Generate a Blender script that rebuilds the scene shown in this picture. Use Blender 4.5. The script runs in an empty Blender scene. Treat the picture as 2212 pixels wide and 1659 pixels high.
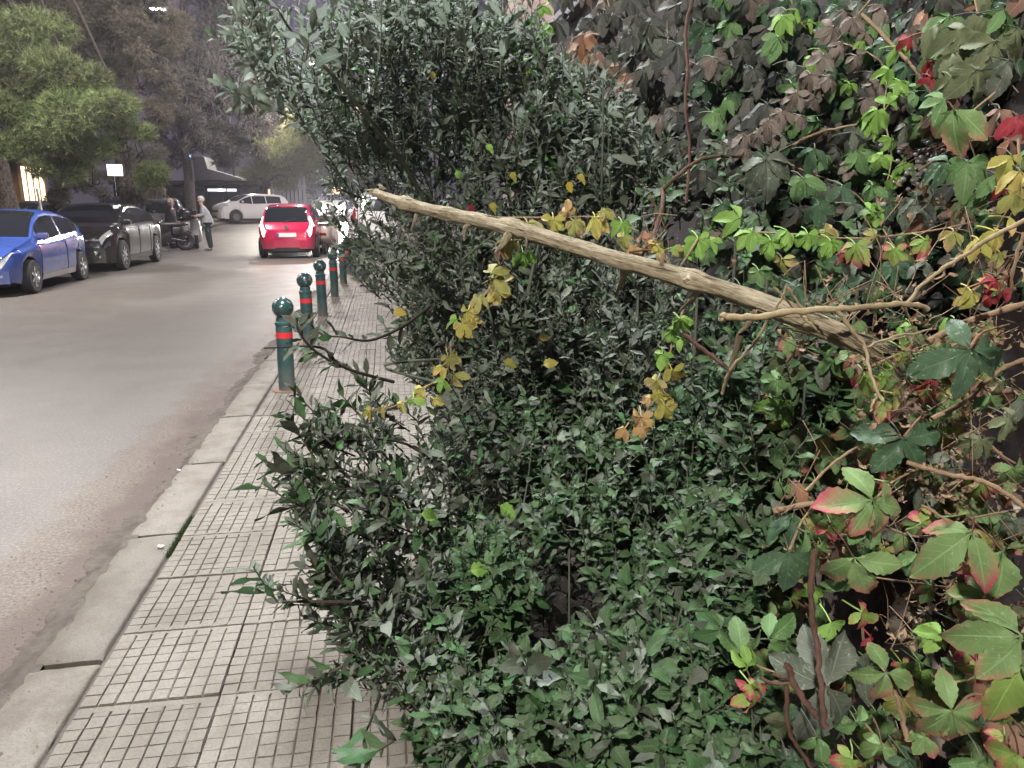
import bpy, bmesh, math, random
import numpy as np
from mathutils import Vector, Matrix, noise
PI = math.pi
R = random.Random(7)
NR = np.random.RandomState(5)
S = bpy.context.scene
COL = S.collection
rad = math.radians

# ------------------------------------------------------------ camera, sky, lamps' exposure
YAW, PIT, FP = rad(9.3), rad(13.34), 1640.0
CAM = np.array([0, 0, 1.5])
cam_d = bpy.data.cameras.new('camera')
cam = bpy.data.objects.new('camera', cam_d); COL.objects.link(cam)
cam.location = CAM
cam.rotation_euler = (PI/2-PIT, 0, -YAW)
cam_d.sensor_width = 36; cam_d.lens = 36*FP/2212
cam_d.clip_start = 0.05; cam_d.clip_end = 900
S.camera = cam
W = bpy.data.worlds.new('World'); S.world = W; W.use_nodes = True
wn = W.node_tree; bg = wn.nodes['Background']
tc = wn.nodes.new('ShaderNodeTexCoord'); sx = wn.nodes.new('ShaderNodeSeparateXYZ')
rp = wn.nodes.new('ShaderNodeValToRGB')
wn.links.new(tc.outputs['Generated'], sx.inputs[0]); wn.links.new(sx.outputs[2], rp.inputs[0])
wn.links.new(rp.outputs[0], bg.inputs[0])
rp.color_ramp.elements[0].color = (.092, .078, .106, 1)
rp.color_ramp.elements[1].color = (.078, .068, .118, 1)
bg.inputs[1].default_value = 1.0
S.view_settings.view_transform = 'Standard'; S.view_settings.look = 'None'
S.view_settings.exposure = 0.0; S.view_settings.gamma = 1
S.cycles.use_denoising = True
S.cycles.max_bounces = 5; S.cycles.diffuse_bounces = 2; S.cycles.glossy_bounces = 3
S.cycles.transmission_bounces = 3; S.cycles.transparent_max_bounces = 6
S.cycles.sample_clamp_indirect = 3
S.cycles.volume_bounces = 0; S.cycles.caustics_reflective = False; S.cycles.caustics_refractive = False

# (x, y, z, pole x, watts, colour): street lamps, each gets a post and a head further down
LAMPS = [
    (-1.9, -3.0, 5.2, -0.75, 3400, (1.0, .95, .86), 'white street lamp on a tall post behind the camera'),
    (-6.6, 12.2, 5.6, -8.6, 2300, (1.0, .93, .84), 'white street lamp beside the nearest pine tree'),
    (-5.6, 15.0, 8.6, -8.6, 2600, (1.0, .92, .86), 'white street lamp high over the road above the near pine'),
    (-0.55, 3.9, 5.5, 1.62, 2900, (.93, .97, 1.0), 'cool white street lamp standing beyond the hedge just above the frame'),
    (-1.5, 20.5, 7.4, 1.3, 3600, (1.0, .95, .90), 'street lamp hidden by the hedge that lights the red hatchback'),
    (-2.8, 33.2, 6.9, -0.4, 4800, (1.0, .92, .88), 'glowing street lamp seen through the leaves of the grey shrub'),
    (-7.35, 29.6, 7.9, -8.9, 1500, (1.0, .94, .90), 'small glowing street lamp at the edge of the dark pine crown'),
    (-7.0, 48.0, 7.6, -8.6, 4000, (1.0, .93, .80), 'street lamp beyond the white hatchback'),
]

# thin haze volume, added so the lamps and oncoming headlights get a glare-like glow
HAZE = .0009
def haze():
    me = bpy.data.meshes.new('haze'); bm = bmesh.new(); bmesh.ops.create_cube(bm, size=1, matrix=Matrix.Translation((0, 60, 8.4)) @ Matrix.Diagonal((150, 170, 19.2, 1))); bm.to_mesh(me); bm.free()
    o = bpy.data.objects.new('haze', me); COL.objects.link(o); o['kind'] = 'stuff'; o['label'] = 'thin grey haze volume added to give the lamps a glow'
    m = bpy.data.materials.new('glow_haze'); m.use_nodes = True; t = m.node_tree; t.nodes.remove(t.nodes['Principled BSDF'])
    v = t.nodes.new('ShaderNodeVolumePrincipled'); v.inputs['Color'].default_value = (.86, .84, 1, 1); v.inputs['Density'].default_value = HAZE; v.inputs['Anisotropy'].default_value = .7
    t.links.new(v.outputs[0], t.nodes['Material Output'].inputs['Volume']); me.materials.append(m)
haze()
# ------------------------------------------------------------ geometry of the picture
_f = np.array([math.sin(YAW)*math.cos(PIT), math.cos(YAW)*math.cos(PIT), -math.sin(PIT)])
_r = np.array([math.cos(YAW), -math.sin(YAW), 0.0]); _u = np.cross(_r, _f)
def ray(u, v): return _f + _r*(u-1106)/FP - _u*(v-829.5)/FP
def P(u, v, D): return CAM + ray(u, v)*D
def G(u, v, z=0.0):
    d = ray(u, v); return CAM + d*((z-1.5)/d[2])
def atX(u, X):
    d = ray(u, 500); return d[1]*X/d[0]
def zr(y):                      # the street climbs gently beyond the red car
    t = min(max(y-27, 0), 36)
    return 0.033*t

# ------------------------------------------------------------ helpers
def tag(o, label=None, cat=None, group=None, kind=None):
    if label: o['label'] = label
    if cat: o['category'] = cat
    if group: o['group'] = group
    if kind: o['kind'] = kind
    return o
def empty(name, loc=(0, 0, 0), rz=0, label=None, cat=None, group=None, kind=None, parent=None):
    o = bpy.data.objects.new(name, None); COL.objects.link(o)
    o.location = loc; o.rotation_euler = (0, 0, rz); o.empty_display_size = .1
    if parent: o.parent = parent
    return tag(o, label, cat, group, kind)
def link(name, me, m=None, parent=None, smooth=False, angle=None):
    o = bpy.data.objects.new(name, me); COL.objects.link(o)
    if m is not None and not me.materials: me.materials.append(m)
    if smooth:
        me.polygons.foreach_set('use_smooth', [True]*len(me.polygons))
        if angle is not None:
            try: me.set_sharp_from_angle(angle=rad(angle))
            except Exception: pass
    if parent: o.parent = parent
    return o
def mesh_np(name, V, Fc, n=3, luv=None):
    V = np.asarray(V, dtype=np.float32); Fc = np.asarray(Fc, dtype=np.int32)
    me = bpy.data.meshes.new(name)
    me.vertices.add(len(V)); me.vertices.foreach_set('co', V.ravel())
    me.loops.add(Fc.size); me.loops.foreach_set('vertex_index', Fc.ravel())
    me.polygons.add(len(Fc)); me.polygons.foreach_set('loop_start', np.arange(0, Fc.size, n, dtype=np.int32))
    try: me.polygons.foreach_set('loop_total', np.full(len(Fc), n, dtype=np.int32))
    except Exception: pass
    me.polygons.foreach_set('use_smooth', [False]*len(Fc)); me.update(calc_edges=True)
    if luv is not None:
        a = me.attributes.new('luv', 'FLOAT_VECTOR', 'POINT'); a.data.foreach_set('vector', np.asarray(luv, dtype=np.float32).ravel())
    return me
def from_bm(name, bm, m=None, parent=None, smooth=False, angle=40):
    me = bpy.data.meshes.new(name); bm.to_mesh(me); bm.free()
    return link(name, me, m, parent, smooth, angle)
def box(bm, x0, x1, y0, y1, z0, z1, bev=0.0, M=None):
    vs = [bm.verts.new(Vector((x, y, z))) for z in (z0, z1) for y in (y0, y1) for x in (x0, x1)]
    fs = [(0, 2, 3, 1), (4, 5, 7, 6), (0, 1, 5, 4), (2, 6, 7, 3), (0, 4, 6, 2), (1, 3, 7, 5)]
    F = [bm.faces.new([vs[i] for i in f]) for f in fs]
    if bev > 0:
        es = list({e for f in F for e in f.edges})
        r_ = bmesh.ops.bevel(bm, geom=es, offset=bev, segments=2, affect='EDGES', profile=.6)
        vs = list({v for f in r_['faces'] for v in f.verts} | {v for v in vs if v.is_valid})
    if M is not None:
        bmesh.ops.transform(bm, matrix=M, verts=[v for v in vs if v.is_valid])
    return vs
def obox(name, dims, m, parent, bev=0.0, M=None):
    bm = bmesh.new(); box(bm, *dims, bev=bev, M=M)
    bmesh.ops.recalc_face_normals(bm, faces=bm.faces)
    return from_bm(name, bm, m, parent)
def lathe(bm, prof, n=20, c=(0, 0, 0), axis='Z', caps=True):
    rings = []
    for r_, z in prof:
        ring = []
        for k in range(n):
            a = 2*PI*k/n
            p = (r_*math.cos(a), r_*math.sin(a), z)
            if axis == 'Y': p = (p[0], p[2], p[1])
            if axis == 'X': p = (p[2], p[0], p[1])
            ring.append(bm.verts.new((c[0]+p[0], c[1]+p[1], c[2]+p[2])))
        rings.append(ring)
    for a, b in zip(rings, rings[1:]):
        for k in range(n):
            bm.faces.new((a[k], a[(k+1) % n], b[(k+1) % n], b[k]))
    if caps:
        bm.faces.new(rings[0][::-1]); bm.faces.new(rings[-1])
    bmesh.ops.recalc_face_normals(bm, faces=bm.faces)
def olathe(name, prof, m, parent, n=20, c=(0, 0, 0), axis='Z', angle=35, caps=True):
    bm = bmesh.new(); lathe(bm, prof, n, c, axis, caps); return from_bm(name, bm, m, parent, True, angle)
def smooth_path(pts, k=6):
    """Catmull-Rom through points; columns beyond the third are interpolated too."""
    Q = np.array([list(p) for p in pts], dtype=float)
    if len(Q) < 3: 
        t = np.linspace(0, 1, k+1)[:, None]; return Q[0]*(1-t)+Q[-1]*t
    E_ = np.vstack([2*Q[0]-Q[1], Q, 2*Q[-1]-Q[-2]])
    out = []
    for i in range(1, len(E_)-2):
        p0, p1, p2, p3 = E_[i-1:i+3]
        for t in np.arange(k)/k:
            out.append(.5*((2*p1)+(-p0+p2)*t+(2*p0-5*p1+4*p2-p3)*t*t+(-p0+3*p1-3*p2+p3)*t**3))
    out.append(Q[-1]); return np.array(out)
def tube_np(path, radii, sides=6, ridge=None):
    """verts, quads, luv(angle, length, 0) of a tube along path."""
    path = np.asarray(path, float); n = len(path)
    radii = np.broadcast_to(np.asarray(radii, float), (n,))
    T = np.gradient(path, axis=0); T /= np.linalg.norm(T, axis=1)[:, None]+1e-9
    ref = np.array([0, 0, 1.0]) if abs(T[0][2]) < .9 else np.array([1.0, 0, 0])
    N = np.cross(T[0], ref); N /= np.linalg.norm(N)
    V, L = [], []; s = 0
    for i in range(n):
        if i: s += np.linalg.norm(path[i]-path[i-1])
        N = N - T[i]*N.dot(T[i]); N /= np.linalg.norm(N)+1e-9
        B = np.cross(T[i], N)
        for k in range(sides):
            a = 2*PI*k/sides
            r_ = radii[i]*(ridge(a, s) if ridge else 1)
            V.append(path[i]+(N*math.cos(a)+B*math.sin(a))*r_); L.append((math.cos(a), s, math.sin(a)))
    Fq = []
    for i in range(n-1):
        for k in range(sides):
            k2 = (k+1) % sides
            Fq.append((i*sides+k, i*sides+k2, (i+1)*sides+k2, (i+1)*sides+k))
    return np.array(V), np.array(Fq), np.array(L)
def tubes(name, items, m, parent, off=(0, 0, 0), smooth=True):
    """items: list of (path, radii, sides) joined in one mesh, ends pinched by the caller."""
    VV, FF, LL, n = [], [], [], 0
    for path, radii, sides in items:
        V, Fq, L = tube_np(path, radii, sides)
        VV.append(V); FF.append(Fq+n); LL.append(L); n += len(V)
    me = mesh_np(name, np.vstack(VV)-np.asarray(off), np.vstack(FF), 4, np.vstack(LL))
    return link(name, me, m, parent, smooth)

# ------------------------------------------------------------ materials
class NT:
    def __init__(s, name):
        s.m = bpy.data.materials.new(name); s.m.use_nodes = True; s.t = s.m.node_tree
        s.b = s.t.nodes['Principled BSDF']; s.out = s.t.nodes['Material Output']
    def n(s, typ, ins=None, **kw):
        nd = s.t.nodes.new(typ)
        for k, v in kw.items(): setattr(nd, k, v)
        for k, v in (ins or {}).items():
            if isinstance(v, bpy.types.NodeSocket): s.t.links.new(v, nd.inputs[k])
            else: nd.inputs[k].default_value = v
        return nd
    def math(s, op, a, b=0.0, c=0.0): return s.n('ShaderNodeMath', {0: a, 1: b, 2: c}, operation=op).outputs[0]
    def mix(s, f, a, b, bt='MIX'):
        nd = s.t.nodes.new('ShaderNodeMix'); nd.data_type = 'RGBA'; nd.blend_type = bt
        for i, v in ((0, f), (6, a), (7, b)):
            if isinstance(v, bpy.types.NodeSocket): s.t.links.new(v, nd.inputs[i])
            else: nd.inputs[i].default_value = (tuple(v)+(1,))[:4] if i else v
        return nd.outputs[2]
    def ramp(s, f, stops):
        nd = s.t.nodes.new('ShaderNodeValToRGB'); cr = nd.color_ramp
        while len(cr.elements) < len(stops): cr.elements.new(.5)
        for e, (p, c) in zip(cr.elements, stops):
            e.position = p; e.color = (tuple(c)+(1,))[:4] if hasattr(c, '__len__') else (c, c, c, 1)
        s.t.links.new(f, nd.inputs[0]); return nd.outputs[0]
    def noise(s, vec, scale, detail=4, rough=.55): 
        return s.n('ShaderNodeTexNoise', {'Vector': vec, 'Scale': scale, 'Detail': detail, 'Roughness': rough}).outputs[0]
    def obj(s): return s.n('ShaderNodeTexCoord').outputs['Object']
    def geo(s): return s.n('ShaderNodeNewGeometry')
    def set(s, **k):
        names = dict(color='Base Color', rough='Roughness', metal='Metallic', spec='Specular IOR Level', coat='Coat Weight', normal='Normal')
        for a, v in k.items():
            i = s.b.inputs[names[a]]
            if isinstance(v, bpy.types.NodeSocket): s.t.links.new(v, i)
            elif a == 'color': i.default_value = (tuple(v)+(1,))[:4]
            else: i.default_value = v
    def bump(s, h, strength=.3, dist=.01):
        return s.n('ShaderNodeBump', {'Height': h, 'Strength': strength, 'Distance': dist}).outputs[0]
def plain(name, c, rough=.6, metal=0, spec=.5, coat=0, var=.12, scale=9, bump=0, bscale=60):
    t = NT(name); o = t.obj()
    nz = t.noise(o, scale, 5)
    lo = tuple(x*(1-var) for x in c); hi = tuple(min(1, x*(1+var)) for x in c)
    t.set(color=t.ramp(nz, [(.3, lo), (.7, hi)]), rough=t.math('MULTIPLY_ADD', nz, .15, rough-.07), metal=metal, spec=spec, coat=coat)
    if bump: t.set(normal=t.bump(t.noise(o, bscale, 4), bump, .01))
    return t.m
def emit(name, c, strength, base=(.8, .8, .8)):
    t = NT(name); t.set(color=base, rough=.4)
    t.b.inputs['Emission Color'].default_value = tuple(c)+(1,); t.b.inputs['Emission Strength'].default_value = strength
    return t.m
def leafmat(name, cols, tip=None, tip_at=.6, rough=.58, vein=.25, spec=.22, transl=.22, spots=.0):
    """cols: base colours picked at random per leaf; tip: colour towards the leaf's margin and end."""
    t = NT(name); g = t.geo()
    rnd = t.math('FRACT', t.math('ADD', g.outputs['Random Per Island'], t.n('ShaderNodeObjectInfo').outputs['Random']))
    st = [(i/max(1, len(cols)-1), c) for i, c in enumerate(cols)]
    base = t.ramp(rnd, st)
    at = t.n('ShaderNodeAttribute', attribute_name='luv').outputs['Vector']
    sp = t.n('ShaderNodeSeparateXYZ', {0: at}); u, v = sp.outputs[0], sp.outputs[1]
    au = t.math('ABSOLUTE', u)
    pos = g.outputs['Position']
    nz = t.noise(pos, 45, 3)
    base = t.mix(t.math('MULTIPLY', nz, .5), base, tuple(x*.55 for x in cols[0]))
    if tip:
        e = t.math('ADD', t.math('ADD', t.math('MULTIPLY', v, .75), t.math('MULTIPLY', au, .32)), t.math('MULTIPLY', t.noise(pos, 22, 2), .5))
        e = t.math('ADD', e, t.math('MULTIPLY', t.math('SINE', t.math('MULTIPLY', rnd, 41)), .2))
        e = t.math('MULTIPLY', e, .62); f = t.ramp(e, [(tip_at, 0), (tip_at+.14, 1)])
        mid = tuple(min(1, (a+b)*.62) for a, b in zip(cols[0], tip))
        base = t.mix(f, t.mix(t.ramp(e, [(tip_at-.14, 0), (tip_at+.03, .8)]), base, mid), tip)
    mr = t.ramp(au, [(0, 1), (.09, 0)])
    lat = t.math('SINE', t.math('MULTIPLY', t.math('SUBTRACT', v, t.math('MULTIPLY', au, .22)), 44))
    lat = t.ramp(lat, [(.93, 0), (1, 1)])
    vn = t.math('MULTIPLY', t.math('MAXIMUM', mr, t.math('MULTIPLY', lat, .6)), vein)
    base = t.mix(vn, base, tuple(min(1, x*1.9+.05) for x in cols[-1]))
    if spots:
        base = t.mix(t.ramp(t.noise(pos, 160, 2), [(.62, 0), (.7, spots)]), base, (.55, .55, .5))
    t.set(color=base, rough=rough, spec=spec,
          normal=t.bump(t.math('ADD', t.math('MULTIPLY', t.math('MAXIMUM', mr, lat), -.6), t.math('MULTIPLY', nz, .8)), .35, .004))
    if transl:
        tr = t.n('ShaderNodeBsdfTranslucent', {'Color': base})
        mx = t.n('ShaderNodeMixShader', {0: transl, 1: t.b.outputs[0], 2: tr.outputs[0]})
        t.t.links.new(mx.outputs[0], t.out.inputs[0])
    return t.m
def barkmat(name, c1, c2, rough=.8, k=1.0, bs=.5):
    t = NT(name); at = t.n('ShaderNodeAttribute', attribute_name='luv').outputs['Vector']
    mp = t.n('ShaderNodeMapping', {0: at, 3: (9*k, 14*k, 9*k)}).outputs[0]
    a = t.noise(mp, 1.6, 6, .65); b = t.noise(t.n('ShaderNodeMapping', {0: at, 3: (3, 40*k, 3)}).outputs[0], 1.0, 4)
    f = t.math('ADD', t.math('MULTIPLY', a, .7), t.math('MULTIPLY', b, .3))
    f = t.math('ADD', f, t.math('MULTIPLY', t.math('SUBTRACT', t.noise(t.geo().outputs['Position'], 14, 4), .5), .30))
    t.set(color=t.ramp(f, [(.36, tuple(x*.22 for x in c1)), (.47, c1), (.64, c2)]), rough=rough, spec=.2, normal=t.bump(f, bs, .01))
    return t.m
M = {}
def asphalt():
    t = NT('asphalt'); g = t.geo().outputs['Position']; s = t.n('ShaderNodeSeparateXYZ', {0: g})
    fine = t.noise(g, 170, 3, .7); mid = t.noise(g, 9, 6); big = t.noise(t.n('ShaderNodeMapping', {0: g, 3: (.9, .16, 1)}).outputs[0], 1.2, 5)
    vor = t.n('ShaderNodeTexVoronoi', {'Vector': g, 'Scale': 95}).outputs['Distance']
    g2 = t.noise(g, 62, 4, .75)
    c = t.ramp(t.math('ADD', t.math('MULTIPLY', fine, .45), t.math('MULTIPLY', g2, .55)), [(.33, (.034, .030, .027)), (.44, (.092, .083, .075)), (.55, (.122, .110, .100)), (.63, (.31, .29, .27))])
    c = t.mix(.5, c, t.ramp(big, [(.3, (.86, .85, .84)), (.7, (1.06, 1.05, 1.04))]), 'MULTIPLY')
    c = t.mix(t.ramp(mid, [(.58, 0), (.78, .5)]), c, (.13, .115, .105))
    # brown dirt washed against the kerb
    e = t.math('ADD', s.outputs[0], t.math('MULTIPLY', t.math('SUBTRACT', t.noise(g, 3.2, 6, .7), .5), .55))
    d = t.ramp(t.math('ADD', e, 2.6), [(.0, 0), (.90, 0), (.97, .5), (1.0, .85)])
    d2 = t.ramp(t.math('ADD', t.math('ADD', e, t.math('MULTIPLY', t.noise(g, 14, 5), .12)), 2.25), [(.80, 0), (.93, 1)])
    c = t.mix(t.math('MULTIPLY', d, 1.0), c, t.ramp(g2, [(.38, (.030, .021, .017)), (.62, (.15, .115, .092))]))
    c = t.mix(t.math('MULTIPLY', d2, .85), c, (.045, .026, .020))
    # thin cracks
    vc = t.n('ShaderNodeTexVoronoi', {'Vector': t.n('ShaderNodeMapping', {0: g, 3: (1, .4, 1)}).outputs[0], 'Scale': .9}, feature='DISTANCE_TO_EDGE').outputs['Distance']
    c = t.mix(t.ramp(t.math('ADD', vc, t.math('MULTIPLY', t.noise(g, 12, 4), .02)), [(.009, .35), (.017, 0)]), c, (.09, .08, .075))
    t.set(color=c, spec=.35, rough=t.ramp(t.noise(g, 2.2, 5), [(.3, .42), (.7, .52)]),
          normal=t.bump(t.math('ADD', t.math('ADD', fine, t.math('MULTIPLY', vor, .6)), t.math('MULTIPLY', g2, 1.0)), .24, .006))
    return t.m
def stone(name, c, dirt=(.2, .165, .13), k=1.0, dk=.5, rough=.72):
    t = NT(name); g = t.geo(); p = g.outputs['Position']
    rnd = t.math('FRACT', t.math('ADD', g.outputs['Random Per Island'], t.n('ShaderNodeObjectInfo').outputs['Random']))
    a = t.noise(p, 120*k, 4, .7); b = t.noise(p, 6*k, 6, .65); z = t.noise(p, 1.4, 4)
    col = t.ramp(a, [(.28, tuple(x*.62 for x in c)), (.5, c), (.75, tuple(min(1, x*1.25) for x in c))])
    tone = t.math('MULTIPLY_ADD', t.n('ShaderNodeObjectInfo').outputs['Random'], .26, .84)
    tn = t.n('ShaderNodeCombineXYZ', {0: tone, 1: tone, 2: tone}).outputs[0]
    col = t.mix(1, col, tn, 'MULTIPLY')
    col = t.mix(t.ramp(b, [(.45, 0), (.72, dk)]), col, dirt)
    col = t.mix(t.ramp(z, [(.5, 0), (.8, .35)]), col, tuple(x*.8 for x in dirt))
    t.set(color=col, rough=t.math('MULTIPLY_ADD', b, .3, rough-.22), spec=.4, normal=t.bump(t.math('ADD', a, t.math('MULTIPLY', b, 1.5)), .45, .004))
    return t.m
M['asphalt'] = asphalt()
M['tile'] = stone('paving_concrete', (.172, .153, .129), (.112, .092, .073), dk=.8)
M['kerb'] = stone('kerb_concrete', (.165, .145, .122), (.085, .066, .052), dk=.85)
M['groove'] = stone('groove_dirt', (.095, .076, .060), (.09, .07, .055))
M['mortar'] = stone('dirt_bed', (.10, .083, .068), (.045, .035, .028))
M['gutter'] = stone('gutter_dirt', (.105, .085, .070), (.045, .034, .028), dk=.9, rough=.9)
M['soil'] = stone('dark_soil', (.042, .032, .027), (.016, .012, .011), rough=.9)
M['far_ground'] = stone('far_ground', (.16, .145, .13), k=.3)
M['pine_bark'] = barkmat('pine_bark', (.07, .055, .047), (.15, .12, .105), k=.5, bs=.9)
def needles(name, cs):
    t = NT(name); g = t.geo(); p = g.outputs['Position']
    n1 = t.noise(p, 1.3, 3); f = t.math('ADD', t.math('MULTIPLY', n1, 1.0), t.math('MULTIPLY', t.math('SUBTRACT', g.outputs['Random Per Island'], .5), .45))
    t.set(color=t.ramp(f, [(.2, cs[0]), (.45, cs[1]), (.7, cs[2])]), rough=.65, spec=.25)
    tr = t.n('ShaderNodeBsdfTranslucent', {'Color': cs[1]+(1,)})
    mx = t.n('ShaderNodeMixShader', {0: .2, 1: t.b.outputs[0], 2: tr.outputs[0]}); t.t.links.new(mx.outputs[0], t.out.inputs[0])
    return t.m
M['needles'] = needles('pine_needles', [(.065, .062, .04), (.12, .145, .065), (.21, .27, .10)])
M['needles_dark'] = needles('pine_needles_lamp_brown', [(.07, .058, .052), (.13, .115, .09), (.19, .18, .125)])  # brown cast of the lamp light put into the needle colour
M['shade_bark'] = barkmat('shaded_bark', (.035, .028, .027), (.075, .06, .055), k=.5, bs=.9)  # bark darkened: night shade put into trunk and limb colour
M['needles_night'] = needles('pine_needles_night_shade', [(.05, .042, .045), (.07, .062, .058), (.09, .09, .065)])  # night shade of the middle pine put into its needle colour
M['needles_far'] = needles('pine_needles_far', [(.10, .10, .055), (.15, .16, .07), (.22, .23, .10)])
def postmat():
    t = NT('bollard_green_paint'); g = t.geo().outputs['Position']; z = t.n('ShaderNodeSeparateXYZ', {0: g}).outputs[2]
    a = t.noise(g, 34, 6, .7); b = t.noise(g, 7, 4)
    c = t.ramp(b, [(.3, (.020, .050, .050)), (.7, (.034, .080, .074))])
    c = t.mix(t.ramp(a, [(.63, 0), (.67, .7)]), c, (.17, .165, .155))
    d = t.math('MULTIPLY', t.ramp(z, [(.05, 1), (.30, 0)]), t.ramp(b, [(.35, .2), (.65, .9)]))
    c = t.mix(d, c, (.16, .135, .11)); t.set(color=c, rough=t.math('MULTIPLY_ADD', b, .3, .25), normal=t.bump(a, .2, .003)); return t.m
M['post_green'] = postmat()
def ballmat():
    t = NT('chipped_ball_paint'); o = t.obj(); nz = t.noise(o, 26, 6, .7)
    f = t.ramp(nz, [(.55, 0), (.62, 1)])
    t.set(color=t.mix(f, (.018, .05, .044), (.20, .19, .185)), rough=t.math('MULTIPLY_ADD', f, .3, .22), spec=.6, coat=.4, normal=t.bump(nz, .2, .004))
    return t.m
M['ball'] = ballmat()
M['red_tape'] = plain('red_reflective_tape', (.62, .028, .035), .38, var=.1)
M['rust'] = plain('rusty_iron', (.16, .095, .065), .75, .2, bump=.3)
M['metal_grey'] = plain('grey_metal', (.22, .22, .23), .4, .7)
M['dark_metal'] = plain('dark_metal', (.03, .03, .035), .4, .5)
M['chrome'] = plain('chrome', (.65, .65, .68), .15, 1, var=.05)
M['rubber'] = plain('tyre_rubber', (.018, .017, .018), .75, var=.3, scale=20, bump=.2)
M['black_plastic'] = plain('black_plastic', (.014, .014, .016), .38, spec=.5)
M['rim'] = plain('alloy_rim', (.42, .42, .44), .32, .75, var=.08)
M['steel_rim'] = plain('grey_hubcap', (.20, .20, .21), .45, .4, var=.08)
def glassmat(name, c=(.012, .014, .017), tint=.0):
    t = NT(name); t.set(color=c, rough=.06, spec=.7, coat=.6); return t.m
M['glass'] = glassmat('dark_car_glass')
M['pale_glass'] = glassmat('smoky_screen', (.11, .12, .13))
def paint(name, c, metal=.15, rough=.18, dust=.10, coat=.7, spec=.5):
    t = NT(name); o = t.obj(); p = t.n('ShaderNodeSeparateXYZ', {0: o})
    nz = t.noise(o, 3, 5)
    f = t.math('MULTIPLY', t.ramp(p.outputs[2], [(.15, 1), (.6, 0)]), t.math('MULTIPLY', nz, 1.2))
    t.set(color=t.mix(t.math('MULTIPLY_ADD', f, .55 if dust > 0 else .12, max(0, dust)*.3), c, (.26, .22, .19)), rough=t.math('MULTIPLY_ADD', nz, .2, rough-.08), metal=metal, coat=coat, spec=spec)
    t.b.inputs['Coat Roughness'].default_value = .04
    return t.m
M['blue'] = paint('blue_paint', (.030, .075, .33), .1)
M['black_paint'] = paint('anthracite_paint', (.020, .018, .018), 0, .16, dust=-.3, coat=.5, spec=.3)
M['white_paint'] = paint('white_paint', (.74, .72, .72), 0)
M['red_paint'] = paint('red_paint', (.52, .006, .065), .1, .18, .05)
M['silver_paint'] = paint('silver_paint', (.26, .26, .27), .6)
M['beige_paint'] = paint('beige_paint', (.5, .42, .36), .1)
M['tail'] = emit('lit_tail_light', (1, .42, .34), 13, (.8, .1, .1))
M['tail_off'] = plain('red_lens', (.25, .01, .012), .15, coat=.6)
M['lens'] = plain('clear_lamp_lens', (.55, .56, .54), .12, .3, coat=.7, var=.3, scale=14)
M['orange_lens'] = plain('orange_lens', (.7, .22, .03), .2, coat=.6)
M['head_on'] = emit('lit_headlight', (1, .97, .92), 260)
M['head_added'] = emit('added_headlight_glow', (1, .97, .92), 30)  # added glow on the white scooter, stands in for light falling on it
M['plate'] = plain('number_plate', (.8, .8, .78), .35, var=.03)
M['plate_blue'] = plain('plate_blue_band', (.02, .06, .4), .35)
M['ink'] = plain('black_lettering', (.02, .02, .02), .5)
M['skin'] = plain('skin', (.50, .27, .19), .5, var=.08)
M['white_hair'] = plain('white_hair', (.62, .60, .58), .7, var=.2, scale=50, bump=.5)
M['blond_hair'] = plain('blond_hair', (.36, .24, .13), .7, var=.25, scale=50, bump=.5)
M['grey_cloth'] = plain('grey_jacket_cloth', (.40, .40, .42), .85, var=.12, scale=20, bump=.4, bscale=35)
M['dark_cloth'] = plain('dark_cloth', (.022, .021, .025), .85, var=.2, bump=.3)
M['pale_cloth'] = plain('pale_cloth', (.45, .43, .41), .85, var=.12)
M['shoe'] = plain('grey_shoe', (.12, .115, .11), .6)
M['wall_dark'] = plain('dark_facade_plaster', (.085, .08, .09), .85, var=.25, scale=2, bump=.3)
M['wall_pale'] = plain('pale_facade_plaster', (.26, .25, .26), .85, var=.15, scale=2)
M['wood_warm'] = plain('warm_wood', (.30, .16, .06), .6)
M['shop_glow'] = emit('lit_shop_window', (1, .80, .50), 3.0)
M['room_glow'] = emit('lit_room_window', (1, .70, .42), 1.6)
M['sign_glow'] = emit('lit_white_sign', (1, 1, 1), 3.2)
M['blue_glow'] = emit('lit_blue_sign', (.15, .65, 1), 4)
M['cafe_glow'] = emit('lit_cafe_ceiling', (.85, .9, 1), 1.3)
M['lamp_glow'] = emit('lit_street_lamp', (1, .97, .93), 45)
M['dark_glass'] = glassmat('dark_window_glass', (.018, .018, .024))
M['awning'] = plain('grey_awning_cloth', (.20, .20, .21), .8, var=.1)
M['sign_white'] = plain('white_sign_board', (.78, .76, .72), .6, var=.05)
M['paper'] = plain('pale_paper', (.7, .66, .6), .8)

# foliage
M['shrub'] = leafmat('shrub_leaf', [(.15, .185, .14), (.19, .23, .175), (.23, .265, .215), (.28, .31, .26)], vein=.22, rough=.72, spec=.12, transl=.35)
M['shrub_dark'] = leafmat('shrub_dark_leaf', [(.060, .074, .050), (.085, .10, .070), (.11, .12, .09)], vein=.12)  # darkened leaf tone; deep in the hedge it stands in for shade
M['shrub_green'] = leafmat('shrub_young_leaf', [(.055, .125, .05), (.08, .165, .065), (.12, .19, .09)], vein=.2, rough=.48)
M['weed'] = leafmat('weed_leaf', [(.052, .102, .042), (.072, .13, .056), (.095, .155, .072), (.14, .19, .115)], transl=.30, vein=.3)
M['yellow_leaf'] = leafmat('yellow_leaf', [(.36, .26, .04), (.26, .26, .06), (.38, .31, .08)])
M['lime'] = leafmat('lime_creeper_leaf', [(.18, .33, .07), (.23, .40, .09), (.29, .46, .12)], vein=.3, transl=.3)
M['limered'] = leafmat('lime_red_creeper_leaf', [(.21, .33, .08), (.27, .38, .10)], tip=(.42, .07, .11), tip_at=.54, vein=.3, transl=.3)
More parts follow.
